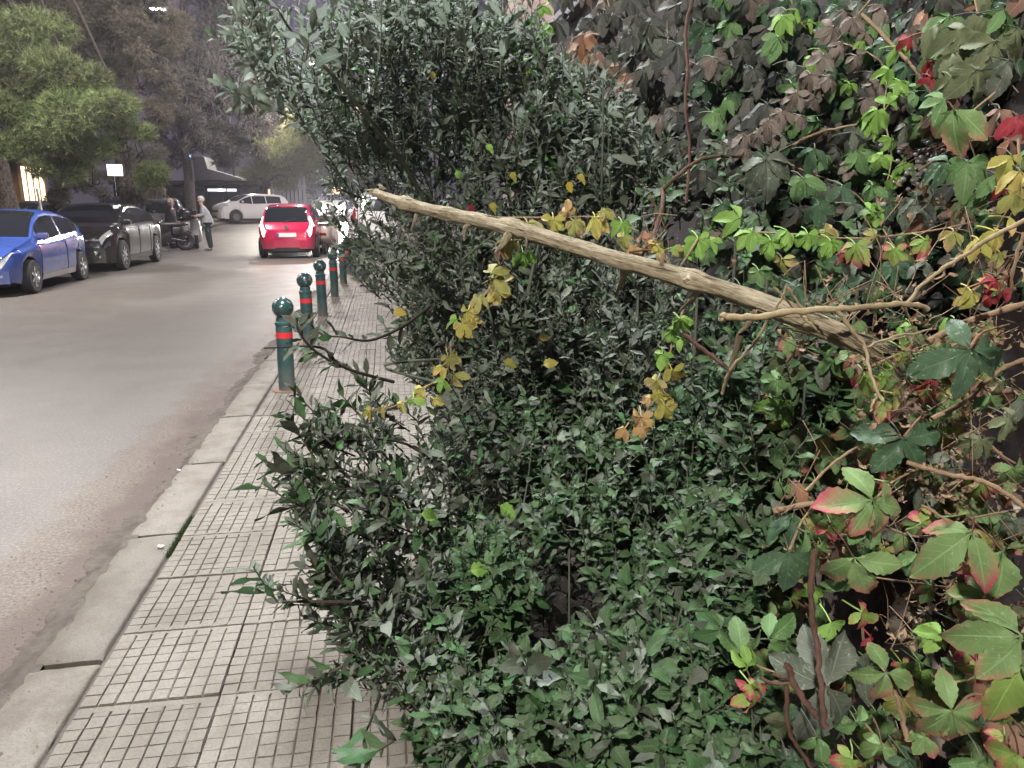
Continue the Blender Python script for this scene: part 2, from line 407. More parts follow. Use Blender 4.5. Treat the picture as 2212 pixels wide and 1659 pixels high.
M['olive'] = leafmat('olive_creeper_leaf', [(.24, .27, .08), (.32, .32, .10), (.36, .29, .12)], tip=(.40, .25, .15), tip_at=.66, vein=.3, transl=.3)
M['gold'] = leafmat('golden_creeper_leaf', [(.35, .37, .09), (.42, .39, .10), (.46, .36, .12)], tip=(.46, .26, .12), tip_at=.68, vein=.3, transl=.3)
M['orange'] = leafmat('orange_creeper_leaf', [(.46, .32, .13), (.42, .27, .12), (.36, .21, .12)], vein=.25, transl=.3)
M['red'] = leafmat('red_creeper_leaf', [(.30, .03, .05), (.36, .05, .065), (.26, .07, .06)], vein=.2, transl=.3)
M['green'] = leafmat('green_creeper_leaf', [(.11, .21, .075), (.14, .25, .095), (.17, .27, .12)], vein=.35, spots=.2)
M['greenred'] = leafmat('green_red_creeper_leaf', [(.14, .23, .085), (.18, .28, .105), (.20, .30, .12)], tip=(.40, .085, .11), tip_at=.68, vein=.35, spots=.2)
M['dkgreen'] = leafmat('dark_creeper_leaf', [(.06, .115, .06), (.075, .135, .075), (.09, .15, .09)], vein=.35, rough=.42, spots=.3)
M['dull'] = leafmat('dusty_creeper_leaf', [(.115, .135, .10), (.14, .16, .125), (.17, .185, .15)], vein=.35, spots=.3)
M['oliveg'] = leafmat('olive_green_creeper_leaf', [(.14, .165, .085), (.17, .19, .105)], vein=.35)
M['dust'] = leafmat('dusty_brown_creeper_leaf', [(.16, .125, .105), (.20, .165, .14), (.24, .20, .17)], vein=.3)
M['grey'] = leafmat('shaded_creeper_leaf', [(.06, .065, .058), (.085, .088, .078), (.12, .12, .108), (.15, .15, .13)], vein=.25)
M['pinkbrown'] = leafmat('pink_brown_creeper_leaf', [(.26, .155, .12), (.20, .16, .12), (.36, .17, .10)], vein=.3)
M['dry'] = leafmat('withered_leaf', [(.28, .20, .13), (.36, .26, .17), (.22, .15, .10)], vein=.1, transl=.1, rough=.8)
M['twig'] = barkmat('shrub_twig', (.085, .095, .07), (.16, .175, .13), k=4, bs=.2)
M['twig_dark'] = barkmat('dark_twig', (.04, .032, .027), (.085, .07, .058), k=4, bs=.3)
M['deadwood'] = barkmat('bare_dead_wood', (.38, .31, .20), (.62, .54, .39), k=1.5, bs=1.0)
M['straw'] = barkmat('straw_twig', (.27, .21, .12), (.40, .325, .21), k=4, bs=.3, rough=.6)
M['redstem'] = barkmat('red_vine_stem', (.080, .042, .031), (.155, .090, .066), k=4, bs=.4)
M['tanstem'] = barkmat('tan_vine_stem', (.24, .16, .10), (.36, .26, .17), k=4, bs=.4)
M['berry'] = plain('dark_berry', (.10, .085, .09), .5)
def wallmat():
    t = NT('old_peeling_wall'); g = t.geo().outputs['Position']
    a = t.noise(g, 5.5, 8, .62); b = t.noise(g, 40, 4)
    c = t.ramp(t.noise(g, 3, 6), [(.35, (.010, .008, .009)), (.65, (.036, .028, .027))])
    zz = t.n('ShaderNodeSeparateXYZ', {0: g}).outputs[2]
    f = t.ramp(t.math('SUBTRACT', a, t.math('MULTIPLY', t.math('MAXIMUM', t.math('SUBTRACT', zz, .75), 0.0), .35)), [(.55, 0), (.565, 1)])
    c = t.mix(f, c, t.ramp(b, [(.3, (.42, .36, .31)), (.7, (.60, .53, .46))]))
    t.set(color=c, rough=.85, spec=.2, normal=t.bump(t.math('ADD', t.math('MULTIPLY', f, .8), b), .5, .01)); return t.m
M['wall'] = wallmat()
M['pillar'] = plain('pink_render', (.25, .165, .15), .9, var=.25, scale=14, bump=.5)

# ------------------------------------------------------------ ground, road, pavement, kerb
ys = np.array([-12, 0, 10, 20, 26]+list(range(28, 64, 2))+[70, 90, 140, 300], float)
def strip(name, x0, x1, m, dz=0.0, kind='structure', parent=None, y0=None, skirt=None, nx=1):
    yy = ys if y0 is None else np.array([y0]+[y for y in ys if y > y0])
    xs = np.linspace(x0, x1, nx+1)
    V, Fq = [], []
    for y in yy:
        for x in xs: V.append((x, y, zr(y)+dz))
    k = nx+1
    for j in range(len(yy)-1):
        for i in range(nx): Fq.append((j*k+i, j*k+i+1, (j+1)*k+i+1, (j+1)*k+i))
    if skirt is not None:
        n = len(V)
        for y in yy: V += [(skirt, y, zr(y)+dz), (skirt, y, zr(y)-.02)]
        for j in range(len(yy)-1): Fq.append((n+2*j, n+2*j+2, n+2*j+3, n+2*j+1))
    o = link(name, mesh_np(name, V, Fq, 4), m, parent)
    if kind and not parent: o['kind'] = kind
    return o
strip('ground', -260, 260, M['far_ground'], -.03)
strip('road', -8.15, -1.19, M['asphalt'], 0.0, nx=8)
strip('far_pavement', -16, -8.15, M['far_ground'], .12, skirt=-8.15)
# camber ends against a kerb of worn stones
kerb = empty('kerb', (0, 0, 0), kind='structure')
def kerb_mesh(seed, L=.978):
    rr = random.Random(seed); nx, ny = 7, 26
    V, Fq = [], []
    xs = [-.222, -.220, -.210, -.13, -.06, -.008, 0, 0]
    zs = [-.05, .044, .055, .058, .059, .059, .052, -.05]
    chip = [max(0, noise.noise(Vector((seed*3.1, j*.33, 0))))*.035 + max(0, noise.noise(Vector((seed*7, j*1.1, 4))))*.02 for j in range(ny+1)]
    for j in range(ny+1):
        y = L*j/ny
        endd = .012*max(0, 1-min(j, ny-j)/1.2)
        for i in range(8):
            x, z = xs[i], zs[i]
            if i in (0, 1, 2): x += chip[j]
            if i == 3: x += chip[j]*.3
            if i in (1, 2): z -= chip[j]*.25
            if i in (5, 6): x -= chip[(j*3) % ny]*.15
            if 0 < i < 7: z += noise.noise(Vector((x*11+seed, y*7, 1)))*.004-endd
            V.append((x, y, z))
    for j in range(ny):
        for i in range(7): Fq.append((j*8+i, j*8+i+1, (j+1)*8+i+1, (j+1)*8+i))
    me = mesh_np('kerbstone', V, [f[::-1] for f in Fq], 4)
    bm = bmesh.new(); bm.from_mesh(me)
    bm.faces.new([bm.verts[i] for i in range(8)] if not bm.verts.ensure_lookup_table() else []); bm.faces.new([bm.verts[ny*8+i] for i in reversed(range(8))])
    bmesh.ops.recalc_face_normals(bm, faces=bm.faces); bm.to_mesh(me); bm.free()
    me.polygons.foreach_set('use_smooth', [True]*len(me.polygons)); me.set_sharp_from_angle(angle=rad(50))
    me.materials.append(M['kerb']); return me
kms = [kerb_mesh(i) for i in range(5)]
for k in range(42):
    y = -1.6+k*1.0
    o = link('kerbstone', kms[k % 5], None, kerb)
    o.location = (-.965+R.uniform(-.006, .006), y, zr(y)+R.uniform(-.003, .003)-.001)
    o.rotation_euler = (math.atan(.033) if 27 < y < 63 else 0, 0, R.uniform(-.004, .004))
o = strip('far_kerb_run', -1.21, -.965, M['kerb'], .055, parent=kerb, y0=40.4, skirt=-1.21, kind=None)
strip('pavement_bed', -.966, 1.3, M['mortar'], .038)
# paving tiles: 0.4 m squares of 8 x 8 raised pads
pave = empty('pavement', (0, 0, 0), kind='structure')
def tile_mesh(seed, pads=8, border=.004):
    rr = random.Random(seed); h = .1975; V, Fq = [], []
    def add(x0, x1, y0, y1, z0, z1, e):
        n = len(V); j = lambda: rr.uniform(-.0015, .0015)
        zz = [z1+rr.uniform(-.001, .001) for _ in range(4)]
        a = [(x0+j(), y0+j()), (x1+j(), y0+j()), (x1+j(), y1+j()), (x0+j(), y1+j())]
        for (x, y) in a: V.append((x, y, z0))
        for q, (x, y) in enumerate(a):
            V.append((x+(e if q in (0, 3) else -e), y+(e if q < 2 else -e), zz[q]))
        Fq.extend([(n+4, n+5, n+6, n+7)]+[(n+i, n+(i+1) % 4, n+4+(i+1) % 4, n+4+i) for i in range(4)])
    n = len(V)
    for z in (-.04, 0.0):
        for x, y in ((-h, -h), (h, -h), (h, h), (-h, h)): V.append((x, y, z))
    Fq.extend([(4, 5, 6, 7)]+[(i, (i+1) % 4, 4+(i+1) % 4, 4+i) for i in range(4)])
    s = (2*h-.0016)/pads
    for i in range(pads):
        for j in range(pads):
            x0 = -h+.0008+i*s; y0 = -h+.0008+j*s
            gx = .0027; gy = .0017 if rr.random() > .3 else .0008
            e0 = border if j == 0 else gy; e1 = border if j == pads-1 else gy
            pass
            add(x0+(gx if i else .0005), x0+s-(gx if i < pads-1 else .0005), y0+(gy if j else .0005), y0+s-(gy if j < pads-1 else .0005), -.0005, .0068+rr.uniform(-.0007, .0008), .0012)
    for i in range(pads):       # the ribs under the pads; cross grooves stay shallow and clean
        x0 = -h+.0008+i*s; add(x0+(.0022 if i else .0005), x0+s-(.0022 if i < pads-1 else .0005), -h+.001, h-.001, -.0005, .0046, .0006)
    for sg in (-1, 1):
        if rr.random() > .25: e_ = rr.uniform(.012, .03); add(-h+.001, h-.001, *(sorted((sg*(h-.001), sg*(h-e_)))), -.0005, .0058, .0012)
    me = mesh_np('paving_tile', V, Fq, 4); me.materials.append(M['tile']); me.materials.append(M['groove'])
    me.polygons.foreach_set('material_index', [1]+[0]*(len(Fq)-1)); me.update(); return me
tms = [tile_mesh(i) for i in range(7)]
TH = .054
for j in range(-3, 42):
    for i in range(6):
        if (i*.4 > 1.0 and j > 24): continue
        o = link('paving_tile', tms[R.randrange(7)], None, pave)
        o.location = (-.745+i*.4+R.uniform(-.002, .002), 1.53+j*.4+R.uniform(-.002, .002), TH+R.uniform(-.0022, .0022)-.002)
        o.rotation_euler = (R.uniform(-.006, .006), R.uniform(-.006, .006), R.choice((0, PI))+R.uniform(-.004, .004))
VV, FF, nn = [], [], 0
q = np.array([tuple(v.co) for v in tms[0].vertices]); qf = np.array([tuple(p.vertices) for p in tms[0].polygons])
for j in range(42, 75):
    for i in range(5):
        VV.append(q+np.array([-.745+i*.4, 1.53+j*.4, TH-.002+zr(1.53+j*.4)])); FF.append(qf+nn); nn += len(q)
o = link('distant_tiles', mesh_np('distant_tiles', np.vstack(VV), np.vstack(FF), 4), M['tile'], pave); o['kind'] = 'stuff'
strip('far_side_pavement', -.96, 6, M['tile'], .052, y0=31.3)
# planting bed along the wall, its dark soil added to deepen the hedge shade
bm = bmesh.new(); bmesh.ops.create_grid(bm, x_segments=14, y_segments=90, size=1)
for v in bm.verts:
    x = .78+v.co.x*.47; y = 3.2+v.co.y*5.2
    v.co = Vector((x, y, .062+.03*(noise.noise(Vector((x*4, y*4, 0)))+.6)*min(1, (x-.3)*8)))
o = from_bm('planting_bed_soil', bm, M['soil'], None, True, None); o['kind'] = 'structure'
# eroded dirt and crumbled asphalt banked against the kerb
V, Fq = [], []; nx_ = 14; nyy = 900
for j in range(nyy+1):
    y = .6+j*.015; wv = .11+.20*max(0, noise.noise(Vector((0, y*.8, 3)))+.35)+.06*noise.noise(Vector((1, y*4, 0)))+.03*noise.noise(Vector((1, y*17, 0)))
    for i in range(nx_+1):
        f_ = i/nx_; x = -1.145-(wv+.01)*f_
        z = .056*(1-f_)**1.3*(1+.6*noise.noise(Vector((x*9, y*6, 0))))+.014*noise.noise(Vector((x*38, y*38, 2)))*(1-f_*.5)+.007*noise.noise(Vector((x*110, y*110, 2)))-.006*f_
        V.append((x, y, min(z, .046)))
for j in range(nyy):
    for i in range(nx_): Fq.append((j*(nx_+1)+i, (j+1)*(nx_+1)+i, (j+1)*(nx_+1)+i+1, j*(nx_+1)+i+1))
o = link('gutter_dirt', mesh_np('gutter_dirt', V, Fq, 4), M['gutter'], None, True); tag(o, 'brown eroded dirt banked along the kerb in the gutter', 'dirt', kind='stuff')
# grit, paper scraps and dry bits swept into the gutter
VV, FF, n = [], [], 0
for k in range(2600):
    y = 1.2+13*NR.rand()**1.6; x = -1.235-abs(NR.normal(0, .15)) if k % 8 else -1.19+NR.rand()*.22
    z = .002 if x < -1.2 else .058
    s = .002+.005*NR.rand()**4; a = NR.rand()*6.28
    for q_ in range(5):
        VV.append((x+math.cos(a+q_*1.57)*s*(1 if q_ < 4 else 0), y+math.sin(a+q_*1.57)*s*(1 if q_ < 4 else 0), z+(s*.8 if q_ == 4 else 0)))
    FF += [(n+i, n+(i+1) % 4, n+4) for i in range(4)]; n += 5
o = link('gutter_grit', mesh_np('gutter_grit', VV, FF, 3), plain('brown_grit', (.17, .13, .10), .8, var=.75, scale=25), None); tag(o, 'brown grit and dry crumbs swept along the gutter beside the kerb', 'grit', kind='stuff')
def scrap(x, y, z, L, w, rz, m, label, cat, name):
    V, Fq = [], []
    for i in range(5):
        for j in range(3):
            V.append((( i/4-.5)*L, (j/2-.5)*w*(1-.3*abs(i/4-.5)), .004+.006*noise.noise(Vector((i*.9+x*9, j*1.1, y)))+.003))
    for i in range(4):
        for j in range(2): Fq.append((i*3+j, (i+1)*3+j, (i+1)*3+j+1, i*3+j+1))
    o = link(name, mesh_np(name, V, Fq, 4), m, None, True); o.location = (x, y, z); o.rotation_euler = (0, 0, rz)
    tag(o, label, cat); return o
for (u, v, z, L, w, m, lb, ct, nm) in [(300, 1140, .0, .07, .022, 'paper', 'long pale paper scrap in the gutter where the moss begins', 'litter', 'paper_scrap'),
        (215, 1252, 0, .045, .02, 'paper', 'short white paper scrap in the gutter below the long scrap', 'litter', 'paper_scrap'),
        (348, 1158+25, .062, .03, .018, 'paper', 'small white scrap lying on the kerb beside the moss', 'litter', 'paper_scrap'),
        (388, 1018, 0, .04, .015, 'paper', 'thin white scrap at the top end of the dark gutter dirt', 'litter', 'paper_scrap'),
        (190, 1300, 0, .05, .03, 'dry', 'crumpled tan leaf on the gutter dirt', 'leaf', 'fallen_leaf'),
        (105, 1500, 0.02, .06, .03, 'dry', 'brown dry leaf lying lowest in the gutter', 'leaf', 'fallen_leaf')]:
    p = G(u, v, z); scrap(p[0], p[1], z+.002, L, w, R.uniform(-1, 1.5), M[m], lb, ct, nm)
# moss in the joint behind the kerb
VV, FF, n = [], [], 0
for k in range(700):
    y = 3.15+.42*NR.rand()
    if noise.noise(Vector((0, y*14, 0))) < -.15: continue
    x = -.958+NR.normal(0, .006)
    h = .012+.012*NR.rand(); a = NR.rand()*3.14
    VV += [(x-.003*math.cos(a), y-.003*math.sin(a), .044), (x+.003*math.cos(a), y+.003*math.sin(a), .044), (x+NR.normal(0, .004), y+NR.normal(0, .004), .046+h)]
    FF.append((n, n+1, n+2)); n += 3
o = link('moss', mesh_np('moss', VV, FF, 3), plain('moss_green', (.05, .085, .025), .9, var=.4, scale=60), None); tag(o, 'green moss growing in the joint between kerb and paving', 'moss', kind='stuff')

# ------------------------------------------------------------ bollards
def bollard(x, y, lean, label):
    t = empty('bollard', (x, y, TH+zr(y)), 0, label, 'bollard', 'green ball-topped bollards along the kerb')
    t.rotation_euler = (lean[0], lean[1], R.uniform(0, 6))
    olathe('base_plate', [(.115, .0), (.115, .006), (.10, .010)], M['rust'], t, 24)
    olathe('post', [(.064, .008), (.063, .10), (.063, .555)], M['post_green'], t, 24)
    olathe('collar', [(.066, .525), (.069, .535), (.069, .548), (.058, .556), (.056, .585), (.050, .592)], M['post_green'], t, 24)
    olathe('red_band', [(.0642, .425), (.0642, .470)], M['red_tape'], t, 24)
    bm = bmesh.new(); bmesh.ops.create_uvsphere(bm, u_segments=28, v_segments=18, radius=.083, matrix=Matrix.Translation((0, 0, .66)))
    from_bm('ball', bm, M['ball'], t, True, 180)
    obox('weld_patch', (.05, .066, -.012, .012, .13, .16), M['post_green'], t, .003)
bl = ['closest green bollard with a dark green ball, clear of the shrub', 'second green bollard, partly behind leafy twigs, with a chipped silvery ball',
      'third green bollard with scuffed silvery ball and clean red band', 'fourth bollard with a dull dark post just in front of the dimmer one', 'fifth bollard, dim, beside the grey bin behind the leaves', 'farthest bollard, hidden mostly by the shrub']
for (x, y), l_ in zip([(-.82, 6.1), (-.855, 8.3), (-.855, 10.25), (-.83, 12.4), (-.80, 14.5), (-.80, 16.7)], bl):
    bollard(x, y, (R.uniform(-.015, .015), R.uniform(-.02, .02)), l_)
t = empty('litter_bin', (-.52, 15.6, TH), 0, 'dark grey litter bin behind the fifth bollard and leaves', 'bin')
olathe('bin_body', [(.15, .02), (.17, .05), (.19, .72), (.19, .78)], plain('grey_bin_plastic', (.10, .105, .11), .5), t, 24)
olathe('bin_lid', [(.20, .775), (.20, .80), (.12, .86), (.04, .88)], M['dark_metal'], t, 24)
olathe('bin_foot', [(.16, 0), (.16, .022)], M['dark_metal'], t, 20)

# ------------------------------------------------------------ street lamps
for (x, y, z, px, w, c, label) in LAMPS:
    t = empty('street_lamp', (px, y, zr(y)), 0, label, 'street lamp')
    zz = z-zr(y)
    olathe('pole', [(.09, 0), (.085, .4), (.06, .45), (.045, zz+.1)], M['dark_metal'], t, 14)
    pth = smooth_path([(0, 0, zz), (0, 0, zz+.35), ((x-px)*.4, 0, zz+.42), ((x-px)*.88, 0, zz+.12)], 5)
    tubes('arm', [(pth, .032, 8)], M['dark_metal'], t)
    hx = x-px
    h = obox('lamp_head', (hx-.34, hx+.34, -.13, .13, zz+.05, zz+.15), M['metal_grey'], t, .03)
    g = obox('lamp_glass', (-.26, .26, -.10, .10, -.03, .0), M['lamp_glow'], h, .01); g.location = (hx, 0, zz+.047)
    ld = bpy.data.lights.new('lamp_light', 'POINT'); ld.energy = w; ld.color = c; ld.shadow_soft_size = .16
    lo = bpy.data.objects.new('lamp_light', ld); COL.objects.link(lo); lo.parent = t; lo.location = (hx, 0, zz-.02)

# ------------------------------------------------------------ vehicles
def wheel(parent, x, y, r, w, rimm, spokes=5, out=1, mesh=[None]):
    o = olathe('wheel', [(r*.62, -w/2), (r*.90, -w/2), (r*.985, -w*.36), (r, -w*.15), (r, w*.15), (r*.985, w*.36), (r*.90, w/2), (r*.62, w/2)], M['rubber'], parent, 30, (0, 0, 0), 'Y', 35, False)
    o.location = (x, y, r)
    bm = bmesh.new()
    lathe(bm, [(r*.60, out*w*.47), (r*.66, out*w*.50), (r*.64, out*w*.40), (r*.56, out*w*.1), (r*.3, out*w*.05), (.001, out*w*.05)], 30, axis='Y', caps=False)
    for k in range(spokes):
        Mx = Matrix.Rotation(2*PI*k/spokes, 4, 'Y')
        box(bm, -r*.075, r*.075, out*w*.28 if out > 0 else out*w*.46, out*w*.46 if out > 0 else out*w*.28, r*.06, r*.62, M=Mx)
    lathe(bm, [(r*.15, out*w*.25), (r*.15, out*w*.48), (r*.09, out*w*.50)], 14, axis='Y')
    bmesh.ops.recalc_face_normals(bm, faces=bm.faces)
    from_bm('rim', bm, rimm, o, True, 30)
    return o
def car(label, loc, heading, c, group=None, name='parked_car', cat='car', lit_tail=False, lit_head=False, doors=4, plate=None):
    L, Wd, H, wb, fo, wr = c['L'], c['W']/2, c['H'], c['wb'], c['fo'], c.get('wr', .30)
    cm = c['paint']; hl = L/2
    top = np.array(c['top']); belt = np.array(c['belt']); wid = np.array(c['wid'])
    fx = hl-fo; rx = fx-wb; ra = wr+.055
    def zb(x):
        b = .20+.07*max(0, (abs(x)-(hl-.35))/.35)
        for xw in (fx, rx):
            if abs(x-xw) < ra: b = max(b, wr+math.sqrt(ra*ra-(x-xw)**2))
        return b
    def sec(x):
        x = min(max(x, -hl), hl)
        T = np.interp(x, top[:, 0], top[:, 1]); B = min(np.interp(x, belt[:, 0], belt[:, 1]), T-.025); w = np.interp(x, wid[:, 0], wid[:, 1])*Wd
        z0 = min(zb(x), B-.06); h = T-B
        y5 = w*.935-.33*max(0, h-.05)
        return np.array([(w*.94, z0), (w*.985, z0+.30*(B-z0)), (w, z0+.68*(B-z0)), (w*.985, B-.03*min(1, h*10)), (w*.935, B+.010),
                         (y5, B+h*.84), (y5-.075, B+h*.955), (y5*.45, B+h*.99), (0, T)])
    xs = sorted(set([round(v, 3) for v in np.arange(-hl, hl+.001, .05)]+[-hl, -hl+.02, -hl+.035, hl-.02, hl-.035, hl, fx-ra, fx+ra, rx-ra, rx+ra, fx-ra-.01, fx+ra+.01, rx-ra-.01, rx+ra+.01]))
    root = empty(name, loc, heading, label, cat, group)
    V, Fq = [], []
    for x in xs:
        s = sec(x)
        V += [(x, p[0], p[1]) for p in s]+[(x, -p[0], p[1]) for p in s[:-1][::-1]]
    k = 17
    for j in range(len(xs)-1):
        for i in range(k):
            i2 = (i+1) % k
            Fq.append((j*k+i, j*k+i2, (j+1)*k+i2, (j+1)*k+i))
    me = mesh_np('body', V, Fq, 4)
    bm = bmesh.new(); bm.from_mesh(me); bm.verts.ensure_lookup_table()
    bm.faces.new([bm.verts[i] for i in range(k)]); bm.faces.new([bm.verts[(len(xs)-1)*k+i] for i in range(k)])
    bmesh.ops.recalc_face_normals(bm, faces=bm.faces)
    bm.to_mesh(me); bm.free()
    link('body', me, cm, root, True, 38)
    def surf(x, t):
        sg = 1
        if t > 8: t = 16-t; sg = -1
        s = sec(x); i = min(int(t), 7); f = t-i
        p = s[i]*(1-f)+s[i+1]*f
        return np.array([x, p[0]*sg, p[1]])
    def patch(nm, x0, x1, t0, t1, m, off=.006, nx=8, nt=6, mirror=False, parent=None, zlim=None):
        V, Fq = [], []
        for a in range(nx+1):
            for b in range(nt+1):
                x = x0+(x1-x0)*a/nx; t = t0+(t1-t0)*b/nt
                if mirror: t = 16-t
                p = surf(x, t); dx = surf(x+.012, t)-surf(x-.012, t); dt = surf(x, min(15.99, t+.06))-surf(x, t-.06)
                n = np.cross(dx, dt); n /= np.linalg.norm(n)+1e-9
                if n.dot(p-np.array([x*.6, 0, .6])) < 0: n = -n
                V.append(p+n*off)
        for a in range(nx):
            for b in range(nt):
                q_ = (a*(nt+1)+b, a*(nt+1)+b+1, (a+1)*(nt+1)+b+1, (a+1)*(nt+1)+b); Fq.append(q_)
        return link(nm, mesh_np(nm, V, Fq, 4), m, parent or root, True)
    # glass
    cx, rf = c['cowl'], c['rooff']; rr_, rb = c['roofr'], c['rearb']
    patch('windscreen', rf, cx, 5.55, 10.45, M['glass'], .006, 10, 14)
    patch('rear_window', rb, rr_, 5.75, 10.25, M['glass'], .006, 10, 14)
    for mir in (False, True):
        cuts = c['sidecuts']
        for a, b in zip(cuts[:-1], cuts[1:]):
            patch('side_window', a+.025, b-.025, 4.12, 4.93, M['glass'], .006, 10, 5, mir)
        for xx in c['seams']:
            V = [surf(xx, t if not mir else 16-t)*np.array([1, 1.002, 1])+np.array([0, (.002 if not mir else -.002), 0]) for t in np.linspace(.25, 4.0, 10)]
            tubes('door_seam', [(np.array(V), .0045, 4)], M['black_plastic'], root)
        patch('side_trim', rx+ra+.03, fx-ra-.03, .02, .55, c.get('sill', cm), .007, 8, 3, mir)
        for xx in [s_+.12 for s_ in c['seams'][:-1]]:
            p = surf(xx, 3.1 if not mir else 12.9)
            obox('door_handle', (p[0]-.07, p[0]+.07, p[1]-.018, p[1]+.018, p[2]-.035, p[2]-.01), cm, root, .006)
        # mirrors
        p = surf(cx-.28, 4.2 if not mir else 11.8); sg = -1 if mir else 1
        o = obox('wing_mirror', (-.05, .05, -.01, .17, -.045, .06), cm, root, .03, Matrix.Scale(sg, 4, (0, 1, 0))); o.location = (p[0], p[1], p[2]+.06)
        # lamps
        hx0, hx1, ht0, ht1 = c['head']
        patch('headlight', hx0, hx1, ht0, ht1, M['head_on'] if lit_head else M['lens'], .008, 6, 5, mir)
        tx0, tx1, tt0, tt1 = c['tail']
        patch('tail_light', tx0, tx1, tt0, tt1, M['tail'] if lit_tail else M['tail_off'], .012, 8, 6, mir)
        pf = patch('fog_light', hl-.10, hl-.045, 1.0, 1.5, M['lens'], .006, 4, 4, mir)
    # grille, bumpers, plates
    def endbox(nm, front, y0, y1, z0, z1, m, th=.02, par=None):
        sg = 1 if front else -1
        V, Fq = [], []; n = 12
        for i in range(n+1):
            y = y0+(y1-y0)*i/n; bul = np.interp(abs(y), [0, .45*Wd, .8*Wd, Wd], [0, -.012, -.10, -.28])
            for z in (z0, z1):
                for d in (0, -th-.03): V.append((sg*(hl+.012+bul+d), y, z))
        for i in range(n):
            a = i*4; b = a+4
            Fq += [(a, b, b+2, a+2), (a+1, a+3, b+3, b+1), (a, a+1, b+1, b), (a+2, b+2, b+3, a+3)]
        Fq += [(0, 2, 3, 1), (n*4, n*4+1, n*4+3, n*4+2)]
        me = mesh_np(nm, V, Fq, 4); bm = bmesh.new(); bm.from_mesh(me); bmesh.ops.recalc_face_normals(bm, faces=bm.faces); bm.to_mesh(me); bm.free()
        return link(nm, me, m, par or root)
    endbox('grille', True, -.36, .36, *c['grille'], M['black_plastic'])
    endbox('front_bumper', True, -Wd*.80, Wd*.80, .22, c['grille'][0]-.03, cm if c.get('bump_body', True) else M['black_plastic'], .03)
    endbox('lower_grille', True, -.5, .5, .26, .34, M['black_plastic'], .045)
    endbox('rear_bumper', False, -Wd*.84, Wd*.84, .30, .53, cm, .04)
    endbox('bumper_valance', False, -Wd*.78, Wd*.78, .21, .31, M['black_plastic'], .035)
    pl = endbox('number_plate', True, -.26, .26, c['grille'][0]-.14, c['grille'][0]-.03, M['plate'], .035)
    pz = c.get('rplate', .60)
    pl2 = endbox('number_plate', False, -.26, .26, pz, pz+.11, M['plate'], .055); pl2.location.x = -.015
    endbox('plate_band', False, .215, .258, pz+.004, pz+.106, M['plate_blue'], .055, pl2).location.x = -.004
    for sx_ in (fx, rx):
        for sg in (1, -1): wheel(root, sx_, sg*(Wd-.10), wr, .19, c.get('rimm', M['rim']), c.get('spokes', 5), sg)
    obox('underbody', (rx-.5, fx+.5, -Wd*.72, Wd*.72, .16, .30), M['black_plastic'], root, .03)
    return root, surf, patch, endbox
def hatch(L, W_, H, wb, fo, paintm, nose=.90, wr=.30, **k):
    hl = L/2; s = H/1.50
    c = dict(L=L, W=W_, H=H, wb=wb, fo=fo, wr=wr, paint=paintm,
        top=[(-hl, .56), (-hl+.03, .78), (-hl+.12, .97*s), (-hl+.34, 1.33*s), (-hl+.50, 1.42*s), (-hl+.95, 1.48*s), (-.05, H), (.30, 1.475*s), (.62, 1.36*s), (.95, 1.17*s), (hl-.82, nose+.10), (hl-.55, nose+.03), (hl-.25, nose-.10), (hl-.09, nose-.22), (hl-.02, .52), (hl, .42)],
        belt=[(-hl, .52), (-hl+.12, .90*s), (-hl+.9, .92*s), (.3, .89*s), (hl-.9, nose+.0), (hl-.2, nose-.16), (hl, .38)],
        wid=[(-hl, .72), (-hl+.06, .83), (-hl+.3, .95), (-hl+.8, 1), (hl-1.0, 1), (hl-.5, .965), (hl-.2, .86), (hl-.05, .68), (hl, .52)],
        cowl=hl-.90, rooff=.42, roofr=-hl+.46, rearb=-hl+.14, sidecuts=[-hl+.62, -.52, .25, .98], seams=[-.52, .98],
        head=(hl-.36, hl-.09, 3.0, 4.7), tail=(-hl+.03, -hl+.22, 3.0, 4.9), grille=(.52, .62))
    c.update(k); return c
# blue three-door parked nearest
Fp, Rp = G(83, 633), G(183, 605)
def place(Fp, Rp, c, side=1):
    Fp, Rp = np.array(Fp), np.array(Rp); d = (Fp-Rp); d /= np.linalg.norm(d); h = math.atan2(d[1], d[0])
    left = np.array([-d[1], d[0], 0]); fx = c['L']/2-c['fo']
    ctr = Fp-d*fx-left*side*(c['W']/2-.01)
    return (ctr[0], ctr[1], 0), h
c = hatch(3.73, 1.69, 1.42, 2.38, .72, M['blue'], nose=.90, wr=.285, sidecuts=[-1.34, -.42, .66], seams=[-.45, .80], sill=M['silver_paint'], rimm=M['rim'], spokes=6, head=(1.60, 1.80, 3.2, 4.5), grille=(.46, .58))
c['belt'] = [(-1.865, .52), (-1.74, .90), (-1.3, .95), (-.6, .87), (.3, .82), (.95, .83), (1.66, .70), (1.865, .38)]
c['top'] = [(-1.865, .56), (-1.84, .78), (-1.76, .95), (-1.5, 1.12), (-1.15, 1.28), (-.7, 1.38), (-.2, 1.42), (.1, 1.40), (.4, 1.30), (.70, 1.12), (.95, .94), (1.25, .87), (1.55, .79), (1.76, .66), (1.85, .52), (1.865, .42)]
c['cowl'] = .93; c['rooff'] = .14; c['roofr'] = -1.15; c['rearb'] = -1.70
loc, h = place(Fp, Rp, c)
G1 = 'cars parked along the far kerb'
car('shiny blue three-door hatchback parked nearest the camera at the left edge', loc, h, c, G1)
c = hatch(4.36, 1.80, 1.52, 2.67, .86, M['black_paint'], nose=1.02, wr=.345, sidecuts=[-1.55, -.75, .15, .98], seams=[-.78, .12, 1.05], rimm=M['steel_rim'], spokes=8, sill=M['black_plastic'], head=(1.78, 2.07, 3.4, 4.7), grille=(.58, .74))
